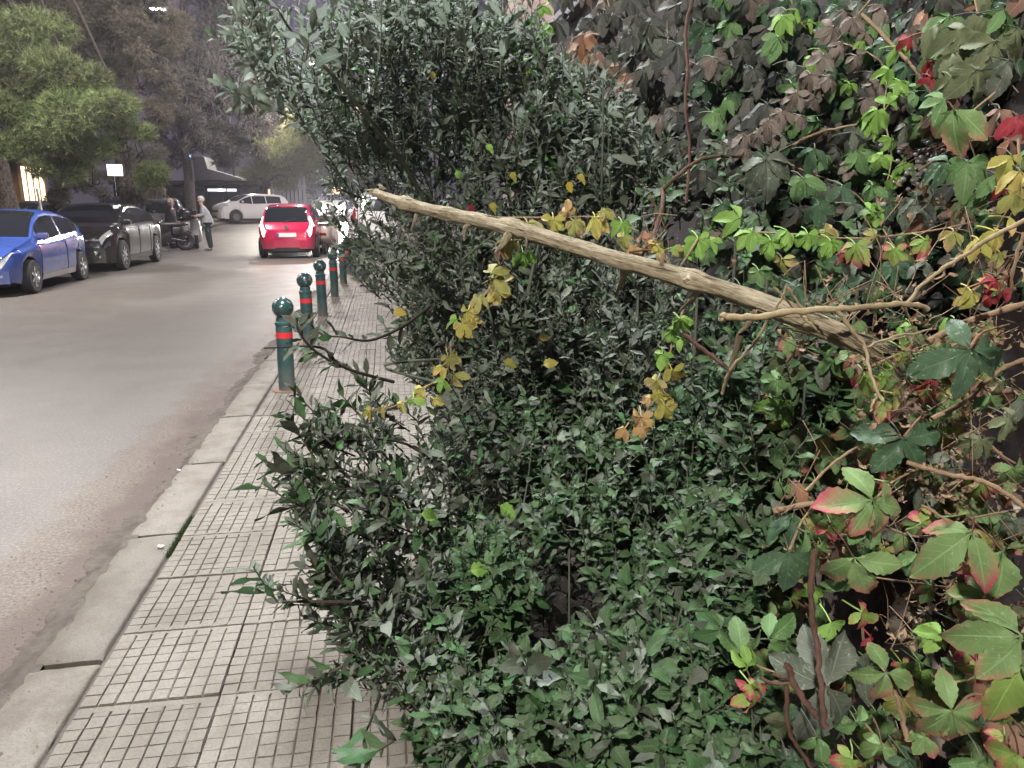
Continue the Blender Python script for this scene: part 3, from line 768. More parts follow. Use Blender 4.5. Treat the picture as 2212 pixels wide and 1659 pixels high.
c['top'] = [(-2.18, .6), (-2.14, .86), (-2.02, 1.02), (-1.6, 1.20), (-1.1, 1.40), (-.5, 1.51), (0, 1.53), (.35, 1.50), (.7, 1.38), (1.05, 1.20), (1.36, 1.07), (1.7, 1.02), (2.0, .90), (2.12, .74), (2.17, .56), (2.18, .42)]
c['belt'] = [(-2.18, .55), (-2.05, .96), (-1.4, 1.04), (0, .98), (1.0, .97), (1.5, .97), (2.0, .78), (2.18, .38)]
c['roofr'] = -1.15; c['rearb'] = -1.95
loc, h = place(G(275, 583), G(345, 565), c)
_, surf, patch, endbox = car('dark anthracite crossover with wet highlights parked behind the blue hatchback', loc, h, c, G1)
endbox('chrome_strip', True, -.62, .62, .70, .735, M['chrome'], .01)
for mir in (False, True): patch('running_light', 1.93, 2.10, 1.9, 2.5, M['chrome'], .010, 5, 3, mir)
# red car
redc = ((G(565, 557)+G(685, 556))/2)
c = hatch(3.75, 1.66, 1.52, 2.46, .72, M['red_paint'], nose=.95, wr=.30, tail=(-1.845, -1.62, 3.1, 5.2), rplate=.60, spokes=7, rearb=-1.74, roofr=-1.40)
red, surf, patch, endbox = car('bright red hatchback with lit tail lights driving away in the road', (redc[0], redc[1]+1.45, 0), PI/2+rad(.5), c, None, 'red_car', 'car', lit_tail=True)
tubes('rear_wiper', [(np.array([(-1.80, .05, 1.0), (-1.76, .0, 1.03), (-1.72, -.28, 1.09)]), .010, 5)], M['black_plastic'], red)
bm = bmesh.new(); lathe(bm, [(.055, 0), (.055, .012), (.04, .014)], 20, axis='X'); o = from_bm('badge', bm, M['chrome'], red, True, 30); o.location = (-1.87, 0, .86)
obox('brake_light', (-1.44, -1.40, -.16, .16, 1.40, 1.425), M['tail_off'], red, .004)
t_ = bpy.data.curves.new('plate_text', 'FONT'); t_.body = 'YHP 6341'; t_.size = .095; t_.align_x = 'CENTER'; t_.extrude = .001
# the plate is burnt out in the photograph: only faint grey strokes remain, so it stays blank
bpy.data.curves.remove(t_)
# white hatchback in the side road
c = hatch(4.03, 1.69, 1.49, 2.51, .82, M['white_paint'], nose=.98, wr=.31, rimm=M['steel_rim'], spokes=9, grille=(.56, .64), head=(1.56, 1.90, 3.2, 4.9))
p = P(545, 476, 41); 
car('white hatchback turned across the street end with its nose to the left', (p[0], p[1], zr(p[1])), PI+rad(33), c, None)
# cars behind
c = hatch(4.5, 1.78, 1.50, 2.65, .85, M['silver_paint'], nose=.98, wr=.31)
c['top'] = [(-2.25, .6), (-2.2, 1.0), (-2.0, 1.35), (-1.8, 1.43), (-.6, 1.50), (0, 1.5), (.4, 1.46), (.8, 1.32), (1.3, 1.05), (1.8, .98), (2.1, .85), (2.2, .66), (2.25, .42)]
t, surf, patch, endbox = car('grey estate with roof rails parked beyond the blue hatchback', (-9.9, 19.5, .12), -PI/2-.06, c, 'cars parked behind the first row')
for sg in (1, -1):
    tubes('roof_rail', [(smooth_path([(-1.7, sg*.52, 1.46), (-1.5, sg*.52, 1.55), (.2, sg*.52, 1.56), (.45, sg*.52, 1.49)], 4), .016, 6)], M['black_plastic'], t)
tubes('roof_bar', [(np.array([(-.6, -.6, 1.58), (-.6, .6, 1.58)]), .02, 6)], M['black_plastic'], t)
c = hatch(4.3, 1.76, 1.48, 2.6, .85, M['silver_paint'], nose=.98, wr=.31)
car('pale grey hatchback whose roof shows between the estate and the dark crossover', (-10.3, 24.6, .12), -PI/2-.05, c, 'cars parked behind the first row')
c = hatch(4.2, 1.78, 1.62, 2.6, .82, M['silver_paint'], nose=1.02, wr=.32)
car('silver tall hatchback parked behind the motorcycle with bright roof highlights', (-8.15, 30.6, zr(30.6)), PI/2+.22, c, G1)
c = hatch(4.2, 1.78, 1.60, 2.6, .82, M['black_paint'], nose=1.02, wr=.32)
car('black tall car behind the silver one on the far side', (-10.4, 33.4, zr(33.4)), PI/2+.3, c, G1)
c = hatch(4.3, 1.8, 1.62, 2.6, .82, M['silver_paint'], nose=1.02, wr=.32)
car('dark off-roader far down the street above the red hatchback roof', (-5.1, 52, zr(52)), -PI/2, c, None, cat='car')
c = hatch(4.0, 1.75, 1.46, 2.55, .82, M['white_paint'], nose=.92, wr=.31)
oc, surf, patch, endbox = car('oncoming car with a blinding headlight beyond the red hatchback', (-2.93, 46.5, zr(46)), -PI/2, c, None, 'oncoming_car', 'car', lit_head=False)
for sg in (1, -1):
    o = olathe('lit_headlight', [(.001, 0), (.13, .0), (.13, .015), (.001, .03)], M['head_on'], oc, 16, (0, 0, 0), 'X', 60); o.location = (2.05, sg*.60, .70)
    ld = bpy.data.lights.new('headlight_beam', 'SPOT'); ld.energy = 3000; ld.spot_size = rad(60); ld.spot_blend = .8; ld.color = (1, .96, .9); ld.shadow_soft_size = .08
    lo = bpy.data.objects.new('headlight_beam', ld); COL.objects.link(lo); lo.parent = oc; lo.location = (2.12, sg*.60, .70); lo.rotation_euler = (PI/2-rad(1.0), 0, -PI/2)
# white van on our side, half hidden
c = hatch(4.3, 1.84, 1.84, 2.7, .80, M['white_paint'], nose=1.12, wr=.32)
c['top'] = [(-2.15, .7), (-2.13, 1.2), (-2.10, 1.7), (-2.0, 1.80), (-1, 1.84), (.3, 1.83), (.7, 1.72), (1.15, 1.38), (1.4, 1.15), (1.8, 1.05), (2.05, .85), (2.13, .6), (2.15, .42)]
c['belt'] = [(-2.15, .6), (-2.1, 1.04), (0, 1.04), (1.2, 1.0), (1.9, .85), (2.15, .4)]; c['roofr'] = -2.095; c['rearb'] = -2.128; c['tail'] = (-2.12, -2.02, 3.0, 4.5)
car('white van parked beyond the bollards, seen through gaps in the shrub', (-.35, 28.6, zr(28)), PI/2, c, None, 'parked_van', 'van')

def motorbike(label, loc, rz, top_case=True, paintm='black_paint', lean=rad(7), name='motorcycle', cat='motorcycle'):
    t = empty(name, loc, rz, label, cat); t.rotation_euler = (lean, 0, rz)
    def mwheel(x, r, w):
        o = olathe('wheel', [(r*.64, -w/2*.7), (r*.90, -w/2), (r, -w*.2), (r, w*.2), (r*.90, w/2), (r*.64, w/2*.7)], M['rubber'], t, 28, (0, 0, 0), 'Y', 35, False); o.location = (x, 0, r)
        bm = bmesh.new(); lathe(bm, [(r*.67, -.04), (r*.67, .04), (r*.58, .03), (r*.58, -.03), (r*.67, -.04)], 24, axis='Y', caps=False)
        for k in range(5): box(bm, -.015, .015, -.015, .015, 0, r*.78, M=Matrix.Rotation(2*PI*k/5, 4, 'Y'))
        lathe(bm, [(.05, -.05), (.05, .05)], 12, axis='Y'); from_bm('rim', bm, M['dark_metal'], o, True, 30)
    mwheel(.74, .30, .11); mwheel(-.70, .30, .15)
    tubes('frame', [(smooth_path([(.52, 0, .92), (.25, .10, .72), (-.1, .13, .55), (-.35, .12, .45)], 4), .022, 6), (smooth_path([(.52, 0, .92), (.25, -.10, .72), (-.1, -.13, .55), (-.35, -.12, .45)], 4), .022, 6),
        (smooth_path([(-.1, 0, .7), (-.5, 0, .78), (-.85, 0, .85)], 4), .025, 6)], M['dark_metal'], t)
    for s_ in (1, -1):
        tubes('fork', [(np.array([(.74, s_*.09, .30), (.60, s_*.09, .70), (.50, s_*.09, .98)]), .022, 8)], M['metal_grey'], t)
        tubes('swing_arm', [(np.array([(-.70, s_*.11, .30), (-.25, s_*.11, .40)]), .025, 6)], M['metal_grey'], t)
        tubes('mirror', [(np.array([(.42, s_*.28, 1.06), (.45, s_*.34, 1.24)]), .008, 5), (np.array([(.45, s_*.30, 1.25), (.45, s_*.40, 1.27)]), .035, 8)], M['black_plastic'], t)
    tubes('handlebar', [(smooth_path([(.32, .38, 1.02), (.44, .22, 1.06), (.48, 0, 1.04), (.44, -.22, 1.06), (.32, -.38, 1.02)], 5), .014, 6)], M['dark_metal'], t)
    for s_ in (1, -1):
        bm = bmesh.new(); bmesh.ops.create_uvsphere(bm, u_segments=14, v_segments=8, radius=1, matrix=Matrix.Translation((.12, s_*.14, .66)) @ Matrix.Diagonal((.42, .08, .20, 1))); from_bm('side_panel', bm, M[paintm], t, True)
    bm = bmesh.new(); box(bm, -.62, -.30, -.19, .19, .50, .76, .05); from_bm('tail_unit', bm, M['black_plastic'], t, True, 30)
    bm = bmesh.new(); box(bm, -.26, .34, -.19, .19, .24, .62, .05); from_bm('engine', bm, M['dark_metal'], t, True, 30)
    bm = bmesh.new(); bmesh.ops.create_uvsphere(bm, u_segments=16, v_segments=10, radius=1, matrix=Matrix.Translation((.22, 0, .86)) @ Matrix.Diagonal((.30, .17, .16, 1))); from_bm('tank', bm, M[paintm], t, True)
    bm = bmesh.new(); box(bm, -.72, .02, -.15, .15, .78, .90, .05); from_bm('seat', bm, M['black_plastic'], t, True, 30)
    bm = bmesh.new(); box(bm, .46, .66, -.13, .13, .82, 1.04, .07); from_bm('front_fairing', bm, M[paintm], t, True, 30)
    bm = bmesh.new(); bmesh.ops.create_uvsphere(bm, u_segments=14, v_segments=8, radius=.085, matrix=Matrix.Translation((.66, 0, .92))); from_bm('headlight', bm, M['lens'], t, True)
    V, Fq = [], []
    for a in range(7):
        for b in range(6):
            y = (a/6-.5)*.44*(1-.25*b/5); z = 1.02+.42*b/5
            V.append((.62-.20*b/5-.9*y*y, y, z))
    for a in range(6):
        for b in range(5): Fq.append((a*6+b, a*6+b+1, (a+1)*6+b+1, (a+1)*6+b))
    link('windscreen', mesh_np('windscreen', V, Fq, 4), M['pale_glass'], t, True)
    for (x, r_) in ((.74, .33), (-.70, .34)):
        V, Fq = [], []
        for a in range(9):
            an = rad(25+110*a/8)
            for y in (-.08, 0, .08): V.append((x+math.cos(an)*r_, y, .30+math.sin(an)*(r_+.02*(y == 0))))
        for a in range(8):
            for b in range(2): Fq.append((a*3+b, a*3+b+1, (a+1)*3+b+1, (a+1)*3+b))
        link('mudguard', mesh_np('mudguard', V, Fq, 4), M['black_plastic'], t, True)
    tubes('exhaust', [(smooth_path([(.2, -.15, .35), (-.2, -.18, .28), (-.5, -.2, .32), (-.95, -.22, .42)], 4), np.array([.025]*7+[.05]*6), 10)], M['chrome'], t)
    tubes('side_stand', [(np.array([(-.1, .14, .35), (-.15, .30, .02)]), .012, 5)], M['metal_grey'], t)
    if top_case:
        bm = bmesh.new(); bmesh.ops.create_uvsphere(bm, u_segments=22, v_segments=14, radius=1)
        for v in bm.verts:
            x, y, z = v.co; g_ = lambda q: math.copysign(abs(q)**.62, q)*1.12
            v.co = Vector((-.84+.27*g_(x), .31*g_(y), 1.13+.21*g_(z)*(1 if z > 0 else .8)))
        tcm = plain('gloss_black_case', (.008, .008, .010), .16, coat=.8); o = from_bm('top_case', bm, tcm, t, True)
        bm = bmesh.new(); box(bm, -1.10, -.58, -.29, .29, 1.02, 1.05, .01); from_bm('case_seam', bm, M['metal_grey'], o, True, 30)
    return t
motorbike('black motorcycle with smoky windscreen and big rounded black top case', (-7.15, 26.6, 0), PI+rad(28))
# grey cover bag slung at its front
bm = bmesh.new(); bmesh.ops.create_icosphere(bm, subdivisions=3, radius=1)
for v in bm.verts:
    n_ = noise.noise(v.co*1.7)*.25+noise.noise(v.co*4)*.1
    v.co = Vector((v.co.x*.26, v.co.y*.24, v.co.z*.33))*(1+n_)
o = from_bm('cover_bag', bm, plain('grey_bag_cloth', (.20, .20, .20), .8, bump=.4), None, True); o.location = (-7.95, 25.75, .70)
tag(o, 'bulging grey leg cover hanging at the front of the black motorcycle', 'bag')
def scooter(label, loc, rz, pm, lit=None):
    t = empty('scooter', loc, rz, label, 'scooter')
    for x in (.60, -.58):
        o = olathe('wheel', [(.15, -.05), (.21, -.055), (.23, 0), (.21, .055), (.15, .05)], M['rubber'], t, 24, (0, 0, 0), 'Y', 35, False); o.location = (x, 0, .23)
        olathe('rim', [(.15, -.04), (.16, .04), (.05, .05)], M['rim'], o, 18, (0, 0, 0), 'Y')
    bm = bmesh.new()
    prof = [(-.82, .52, .80, .10), (-.7, .40, .88, .16), (-.4, .30, .90, .20), (-.15, .28, .84, .19), (-.02, .24, .62, .17), (.04, .22, .34, .17), (.26, .22, .32, .17), (.34, .24, .62, .16), (.42, .34, .95, .15), (.52, .55, 1.02, .11), (.58, .75, .98, .06)]
    rings = []
    for x, z0, z1, w in prof:
        rings.append([bm.verts.new((x+(.06 if z_ == z1 else 0), y_, z_)) for y_, z_ in ((-w, z0), (-w*1.1, (z0+z1)/2), (-w*.7, z1), (w*.7, z1), (w*1.1, (z0+z1)/2), (w, z0))])
    for a, b in zip(rings, rings[1:]):
        for i in range(6): bm.faces.new((a[i], a[(i+1) % 6], b[(i+1) % 6], b[i]))
    bm.faces.new(rings[0]); bm.faces.new(rings[-1][::-1]); bmesh.ops.recalc_face_normals(bm, faces=bm.faces)
    bmesh.ops.subdivide_edges(bm, edges=bm.edges[:], cuts=1, use_grid_fill=True, smooth=.6)
    from_bm('body', bm, pm, t, True, 50)
    bm = bmesh.new(); box(bm, -.74, -.10, -.15, .15, .86, .94, .04); from_bm('seat', bm, M['black_plastic'], t, True, 30)
    tubes('handlebar', [(smooth_path([(.28, .33, 1.05), (.40, .15, 1.08), (.42, 0, 1.07), (.40, -.15, 1.08), (.28, -.33, 1.05)], 4), .018, 6)], M['black_plastic'], t)
    bm = bmesh.new(); bmesh.ops.create_uvsphere(bm, u_segments=14, v_segments=8, radius=.09, matrix=Matrix.Translation((.52, 0, .92)) @ Matrix.Diagonal((.6, 1.2, .8, 1))); from_bm('headlight', bm, lit or M['lens'], t, True)
    bm = bmesh.new(); box(bm, .50, .78, -.07, .07, .44, .50, .025); from_bm('mudguard', bm, pm, t, True, 30)
    bm = bmesh.new(); box(bm, -.84, -.80, -.12, .12, .58, .66, .01); from_bm('tail_light', bm, M['tail_off'], t, True, 30)
    for s_ in (1, -1): tubes('mirror', [(np.array([(.36, s_*.20, 1.08), (.36, s_*.30, 1.26)]), .008, 5), (np.array([(.36, s_*.26, 1.27), (.36, s_*.36, 1.28)]), .03, 8)], M['black_plastic'], t)
    return t
scooter('dark scooter parked nose-out between the crossover and the big motorcycle', (-7.35, 25.3, 0), rad(-62), M['black_paint'])
scooter('bright white scooter standing behind the man in the grey jacket', (-6.45, 28.0, 0.03), rad(-75), M['white_paint'], M['head_added'])
scooter('beige scooter parked by the kerb just right of the red hatchback', (-1.72, 24.6, 0), rad(80), M['beige_paint'])

# ------------------------------------------------------------ people
def skinned(name, J, E, m, parent, sub=2, root=0):
    """J: list of (x, y, z, rx, ry) joints, E: edges; one continuous skinned surface."""
    me = bpy.data.meshes.new(name); bm = bmesh.new(); ly = bm.verts.layers.skin.verify(); vs = [bm.verts.new(j[:3]) for j in J]
    for a, b in E: bm.edges.new((vs[a], vs[b]))
    for i, v in enumerate(vs):
        v[ly].radius = (J[i][3], J[i][4] if len(J[i]) > 4 else J[i][3]); v[ly].use_root = (i == root)
    bm.to_mesh(me); bm.free()
    o = bpy.data.objects.new(name+'_src', me); COL.objects.link(o)
    md = o.modifiers.new('s', 'SKIN'); md.use_smooth_shade = True; md.branch_smoothing = .4
    m2 = o.modifiers.new('d', 'SUBSURF'); m2.levels = sub; m2.render_levels = sub
    dg = bpy.context.evaluated_depsgraph_get(); ev = o.evaluated_get(dg)
    me2 = bpy.data.meshes.new_from_object(ev); bpy.data.objects.remove(o); bpy.data.meshes.remove(me)
    me2.name = name; me2.materials.clear()
    return link(name, me2, m, parent, True)
def person(label, loc, rz, hair, jacket, trousers, armL, armR, lean=.06, H=1.74, legs=None):
    """x forward. arms: (shoulder->elbow->wrist->hand) offsets as absolute points."""
    t = empty('person', loc, rz, label, 'person'); s = H/1.74
    hz = .92; sh = 1.42; lx = lean
    legs = legs or [[(.03, .10, .50), (-.03, .11, .09), (.10, .11, .035)], [(-.02, -.10, .50), (-.06, -.11, .09), (.07, -.12, .035)]]
    J = [(0, 0, hz, .13, .15), (lx*.5, 0, 1.15, .12, .14), (lx, 0, 1.36, .12, .16), (lx*1.2, 0, sh+.06, .055), (lx*1.2+.03, 0, 1.56, .058), (lx*1.2+.045, 0, 1.64, .083, .075), (lx*1.2+.03, 0, 1.72, .06)]
    E = [(0, 1), (1, 2), (2, 3), (3, 4), (4, 5), (5, 6)]
    n = len(J); J.append((lx*1.2+.145, 0, 1.615, .014)); E.append((5, n))              # nose
    n = len(J); J.append((lx*1.2+.105, 0, 1.545, .026)); E.append((4, n))              # chin
    for sg, arm in ((1, armL), (-1, armR)):
        n = len(J); J.append((lx, sg*.17, sh-.02, .062)); E.append((2, n))
        el, wr, hd = arm
        J += [(*el, .042), (*wr, .028), (*hd, .030)]; E += [(n, n+1), (n+1, n+2), (n+2, n+3)]
        d = np.array(hd)-np.array(wr); d /= np.linalg.norm(d)+1e-9; side = np.cross(d, (0, 0, 1.0)); side /= np.linalg.norm(side)+1e-9
        for q_, (o_, l_) in enumerate(((-.03, .065), (-.01, .078), (.01, .074), (.028, .058))):
            a = np.array(hd)+side*o_+d*.02; b = a+d*l_*.6; c_ = b+d*l_*.35+np.array([0, 0, -.018])
            k = len(J); J += [(*a, .010), (*b, .0095), (*c_, .008)]; E += [(n+3, k), (k, k+1), (k+1, k+2)]
        a = np.array(wr)+d*.03+side*(-.04); b = a+d*.04-side*.02; k = len(J); J += [(*a, .012), (*b, .010)]; E += [(n+2, k), (k, k+1)]
    for sg, leg in ((1, legs[0]), (-1, legs[1])):
        n = len(J); J.append((0, sg*.09, hz-.06, .085)); E.append((0, n))
        J += [(*leg[0], .040), (*leg[1], .026), (*leg[2], .022)]; E += [(n, n+1), (n+1, n+2), (n+2, n+3)]
    o = skinned('body', [(j[0]*s, j[1]*s, j[2]*s)+tuple(r*s for r in j[3:]) for j in J], E, M['skin'], t)
    # jacket
    J = [(-.01, 0, hz-.18, .185, .225), (0, 0, hz, .195, .225), (lx*.5, 0, 1.15, .19, .21), (lx, 0, 1.36, .155, .20), (lx*1.15, 0, sh+.05, .075)]
    E = [(0, 1), (1, 2), (2, 3), (3, 4)]
    for sg, arm in ((1, armL), (-1, armR)):
        n = len(J); J.append((lx, sg*.18, sh-.03, .082)); E.append((3, n)); el, wr, hd = arm
        J += [(*el, .066), (*wr, .05)]; E += [(n, n+1), (n+1, n+2)]
    skinned('jacket', [(j[0]*s, j[1]*s, j[2]*s)+tuple(r*s for r in j[3:]) for j in J], E, jacket, t)
    J = [(0, 0, hz+.04, .14, .17)]; E = []
    for sg, leg in ((1, legs[0]), (-1, legs[1])):
        n = len(J); J.append((0, sg*.09, hz-.10, .098)); E.append((0, n)); a = leg[1]
        J += [(*leg[0], .084), (a[0], a[1], a[2]-.02, .066)]; E += [(n, n+1), (n+1, n+2)]
    skinned('trousers', [(j[0]*s, j[1]*s, j[2]*s)+tuple(r*s for r in j[3:]) for j in J], E, trousers, t)
    for leg in legs:
        a, b = leg[1], leg[2]
        skinned('shoe', [(a[0]*s-.03, a[1]*s, .045, .042), (b[0]*s, b[1]*s, .040, .045), (b[0]*s+.08, b[1]*s, .032, .034)], [(0, 1), (1, 2)], M['shoe'], t)
    hx = (lx*1.2+.03)*s
    bm = bmesh.new(); bmesh.ops.create_icosphere(bm, subdivisions=3, radius=1)
    for v in bm.verts:
        k = 1+.10*noise.noise(v.co*3+Vector((hx*9, 0, 0)))
        v.co = Vector((hx-.015+v.co.x*.105*k, v.co.y*.092*k, 1.675*s+v.co.z*.105*k))
    bmesh.ops.delete(bm, geom=[v for v in bm.verts if v.co.x > hx+.045 and v.co.z < 1.70*s], context='VERTS')
    from_bm('hair', bm, hair, t, True, None)
    for sg in (1, -1):
        bm = bmesh.new(); bmesh.ops.create_uvsphere(bm, u_segments=8, v_segments=6, radius=.011, matrix=Matrix.Translation((hx+.103, sg*.03, 1.648*s))); from_bm('eye', bm, M['ink'], t, True)
        bm = bmesh.new(); bmesh.ops.create_uvsphere(bm, u_segments=8, v_segments=6, radius=.03, matrix=Matrix.Translation((hx, sg*.086, 1.63*s)) @ Matrix.Diagonal((.6, .35, 1, 1))); from_bm('ear', bm, M['skin'], t, True)
    bm = bmesh.new(); box(bm, hx+.088, hx+.099, -.026, .026, 1.578*s, 1.588*s, .003); from_bm('mouth', bm, plain('lips', (.35, .13, .11), .5), t)
    return t
g = G(457, 541)
man = person('white-haired man in light grey jacket and black trousers standing beside the motorcycle, reaching forward', (g[0]-.05, g[1], 0), PI+rad(12), M['white_hair'], M['grey_cloth'], M['dark_cloth'],
       [(.10, .24, 1.16), (.32, .20, 1.14), (.39, .19, 1.14)], [(.02, -.25, 1.15), (.24, -.22, 1.10), (.31, -.2, 1.10)], lean=.10, H=1.72)
for s_ in (1, -1): obox('side_stripe', (-.006, .006, s_*.185-.003, s_*.185+.003, .62, .72), M['pale_cloth'], man)
person('fair-haired person in dark jacket behind the motorcycle with one hand raised to the head', (-7.25, 28.1, .0), PI/2-rad(105), M['blond_hair'], M['dark_cloth'], M['dark_cloth'],
       [(.02, .27, 1.18), (.20, .20, 1.05), (.27, .16, 1.04)], [(.20, -.26, 1.52), (.12, -.12, 1.66), (.08, -.08, 1.70)], H=1.64)
person('seated-looking figure in dark clothes far behind the white-haired man', (-11.6, 44.3, zr(44)), PI/2, M['blond_hair'], M['dark_cloth'], M['dark_cloth'],
       [(.05, .25, 1.12), (.25, .2, 1.1), (.32, .18, 1.1)], [(.05, -.25, 1.12), (.25, -.2, 1.1), (.32, -.18, 1.1)], H=1.7)

# ------------------------------------------------------------ buildings on the far side
def win(parent, x, y, z, w, h, nrm='X', glassm='dark_glass', proud=.0):
    """a window in a wall facing +X (nrm X) or -Y (nrm Y): frame > pane"""
    if nrm == 'X':
        f = obox('window', (x-.05, x+.05, y-w/2, y+w/2, z, z+h), M['dark_metal'], parent, .0)
        obox('pane', (x+.051, x+.058, y-w/2+.06, y+w/2-.06, z+.06, z+h-.06), M[glassm], f)
    else:
        f = obox('window', (x-w/2, x+w/2, y-.05, y+.05, z, z+h), M['dark_metal'], parent, .0)
        obox('pane', (x-w/2+.06, x+w/2-.06, y-.058, y-.051, z+.06, z+h-.06), M[glassm], f)
    return f
b = empty('shop_building', (0, 0, 0), 0, 'dark building behind the pines with a warm lit shopfront', 'building')
obox('wall', (-30, -15.2, 14, 38, .1, 13), M['wall_dark'], b)
for fl in range(1, 4):
    obox('balcony_slab', (-15.2, -13.9, 15, 37, .1+fl*3.1, .28+fl*3.1), M['wall_pale'], b)
    obox('balcony_rail', (-13.95, -13.90, 15, 37, .9+fl*3.1, .95+fl*3.1), M['dark_metal'], b)
    for k in range(6):
        win(b, -15.18, 16.8+k*3.6, .4+fl*3.1, 1.6, 2.2, 'X', 'room_glow' if (fl, k) == (1, 4) else 'dark_glass')
p0, p1 = atX(58, -15.1), atX(112, -15.1)
sh_ = empty('shopfront', (0, 0, 0), parent=b)
obox('lit_pane', (-15.12, -15.08, p0, p0+(p1-p0)*.93, .55, 3.05), M['shop_glow'], sh_)
obox('wood_jamb', (-15.2, -14.98, p0-.35, p0-.02, .1, 3.1), M['wood_warm'], sh_)
obox('wood_lintel', (-15.2, -14.98, p0-.35, p1, 3.06, 3.3), M['wood_warm'], sh_)
for k in range(5):
    y = p0+(p1-p0)*.93*k/4; obox('mullion', (-15.07, -15.03, y-.03, y+.03, .1, 3.05), M['wood_warm'], sh_)
obox('wood_panel', (-15.2, -15.0, p0, p1, .1, .54), M['wood_warm'], sh_)
for k in range(7):
    y = p0+.3+k*(p1-p0)/7.5; obox('shelf_goods', (-14.98, -14.9, y, y+.3, .56, .8+.25*((k*37) % 3)), M['wood_warm'], sh_)
# signs
p = P(248, 368, 19)
s_ = empty('lit_sign', tuple(p), 0, 'square glowing white sign hanging under the pine branches', 'sign'); s_.rotation_euler = (0, 0, rad(20))
obox('sign_face', (-.17, .17, -.03, .0, -.13, .14), M['sign_glow'], s_, .01); obox('sign_case', (-.18, .18, .001, .12, -.14, .15), M['dark_metal'], s_, .01)
obox('bracket', (-.02, .02, .12, .9, .10, .14), M['dark_metal'], s_)
tubes('sign_post', [(np.array([(0, .88, .14), (0, .88, -p[2]+.1)]), .011, 8)], M['dark_metal'], s_)
p = P(408, 337, 44.5)
s_ = empty('blue_sign', tuple(p), 0, 'small glowing blue sign on the roof edge of the café', 'sign')
obox('sign_face', (-.14, .14, -.03, 0, -.08, .08), M['blue_glow'], s_, .01); obox('sign_case', (-.15, .15, .001, .10, -.09, .09), M['dark_metal'], s_)
# café pavilion
CY = 47.0; z0 = zr(CY)
cf = empty('cafe_pavilion', (0, 0, 0), 0, 'dark café pavilion with flat roof, glass front and pale sloped awning', 'building')
def cx_(u): d = ray(u, 440); return d[0]*CY/d[1]
x0, x1 = cx_(255), cx_(575)
zt = lambda v: 1.5+(440-v)*CY/FP/1.0
obox('roof', (x0, x1, CY-1.2, CY+8, zt(404), zt(396)), M['black_plastic'], cf)
obox('wall', (x0+.3, x1-.3, CY+3, CY+3.2, 0, zt(404)-.01), M['wall_dark'], cf)
for k in range(9):
    x = x0+.2+(x1-x0-.4)*k/8; obox('column', (x-.06, x+.06, CY-.95, CY-.83, z0, zt(404)-.01), M['dark_metal'], cf)
    if k < 8:
        xa = x+.08; xb = x0+.2+(x1-x0-.4)*(k+1)/8-.08
        g_ = obox('glass_panel', (xa, xb, CY-.90, CY-.88, z0+.1, zt(412)), M['dark_glass'], cf)
        obox('panel_frame', (xa, xb, CY-.93, CY-.86, zt(412)+.001, zt(409)), M['dark_metal'], g_)
for (u, w_) in ((475, .8), (490, .4), (510, .5)):
    x = cx_(u); obox('ceiling_light', (x-w_/2, x+w_/2, CY-1.0, CY-.96, zt(416), zt(411)), M['cafe_glow'], cf)
bm = bmesh.new()
xa, xb, xc = cx_(425), cx_(445), cx_(525)
vs = [bm.verts.new(c_) for c_ in ((xa, CY, zt(394)), (xc, CY, zt(394)), (xc, CY, zt(390)), (cx_(455), CY, zt(372)), (cx_(450), CY, zt(350)), (xb, CY, zt(348)), (xa, CY, zt(352)))]
f_ = bm.faces.new(vs); r_ = bmesh.ops.extrude_face_region(bm, geom=[f_]); bmesh.ops.translate(bm, vec=(0, 2.5, 0), verts=[v for v in r_['geom'] if isinstance(v, bmesh.types.BMVert)]); bmesh.ops.recalc_face_normals(bm, faces=bm.faces)
from_bm('awning', bm, M['awning'], cf)
obox('fascia_band', (x0+1, cx_(365), CY-1.26, CY-1.21, zt(409), zt(402)), M['metal_grey'], cf)
# pale boards fence next to the white car
fe = empty('board_fence', (cx_(572), CY+2.5, zr(49)), rad(4), 'pale vertical board fence behind the white hatchback', 'fence')
for k in range(9): obox('plank', (k*.24, k*.24+.19, -.02, .02, 0, 2.3+.06*(k % 3)), M['wall_pale'], fe, .004)
for z in (.5, 1.8): obox('rail', (0, 2.15, .021, .06, z, z+.08), M['wall_pale'], fe)
# houses closing the street
for (u0, u1, Y, hgt, lb, mm) in ((560, 700, 110, 13, 'dim pale block of flats closing the far end of the street', 'wall_pale'), (705, 900, 95, 15, 'dim dark block of flats on our side of the far street end', 'wall_dark')):
    hb = empty('apartment_building', (0, 0, 0), 0, lb, 'building')
    xa = ray(u0, 440)[0]*Y/ray(u0, 440)[1]; xb = ray(u1, 440)[0]*Y/ray(u1, 440)[1]
    obox('wall', (xa, xb, Y, Y+12, 0, hgt), M[mm], hb)
    for i in range(int((xb-xa)/2.6)):
        for fl in range(4): win(hb, xa+1.4+i*2.6, Y-.03, 2.0+fl*3, 1.3, 1.5, 'Y', 'room_glow' if (i*5+fl*3) % 7 == 0 else 'dark_glass')
# white notice box on the first trunk, post by it

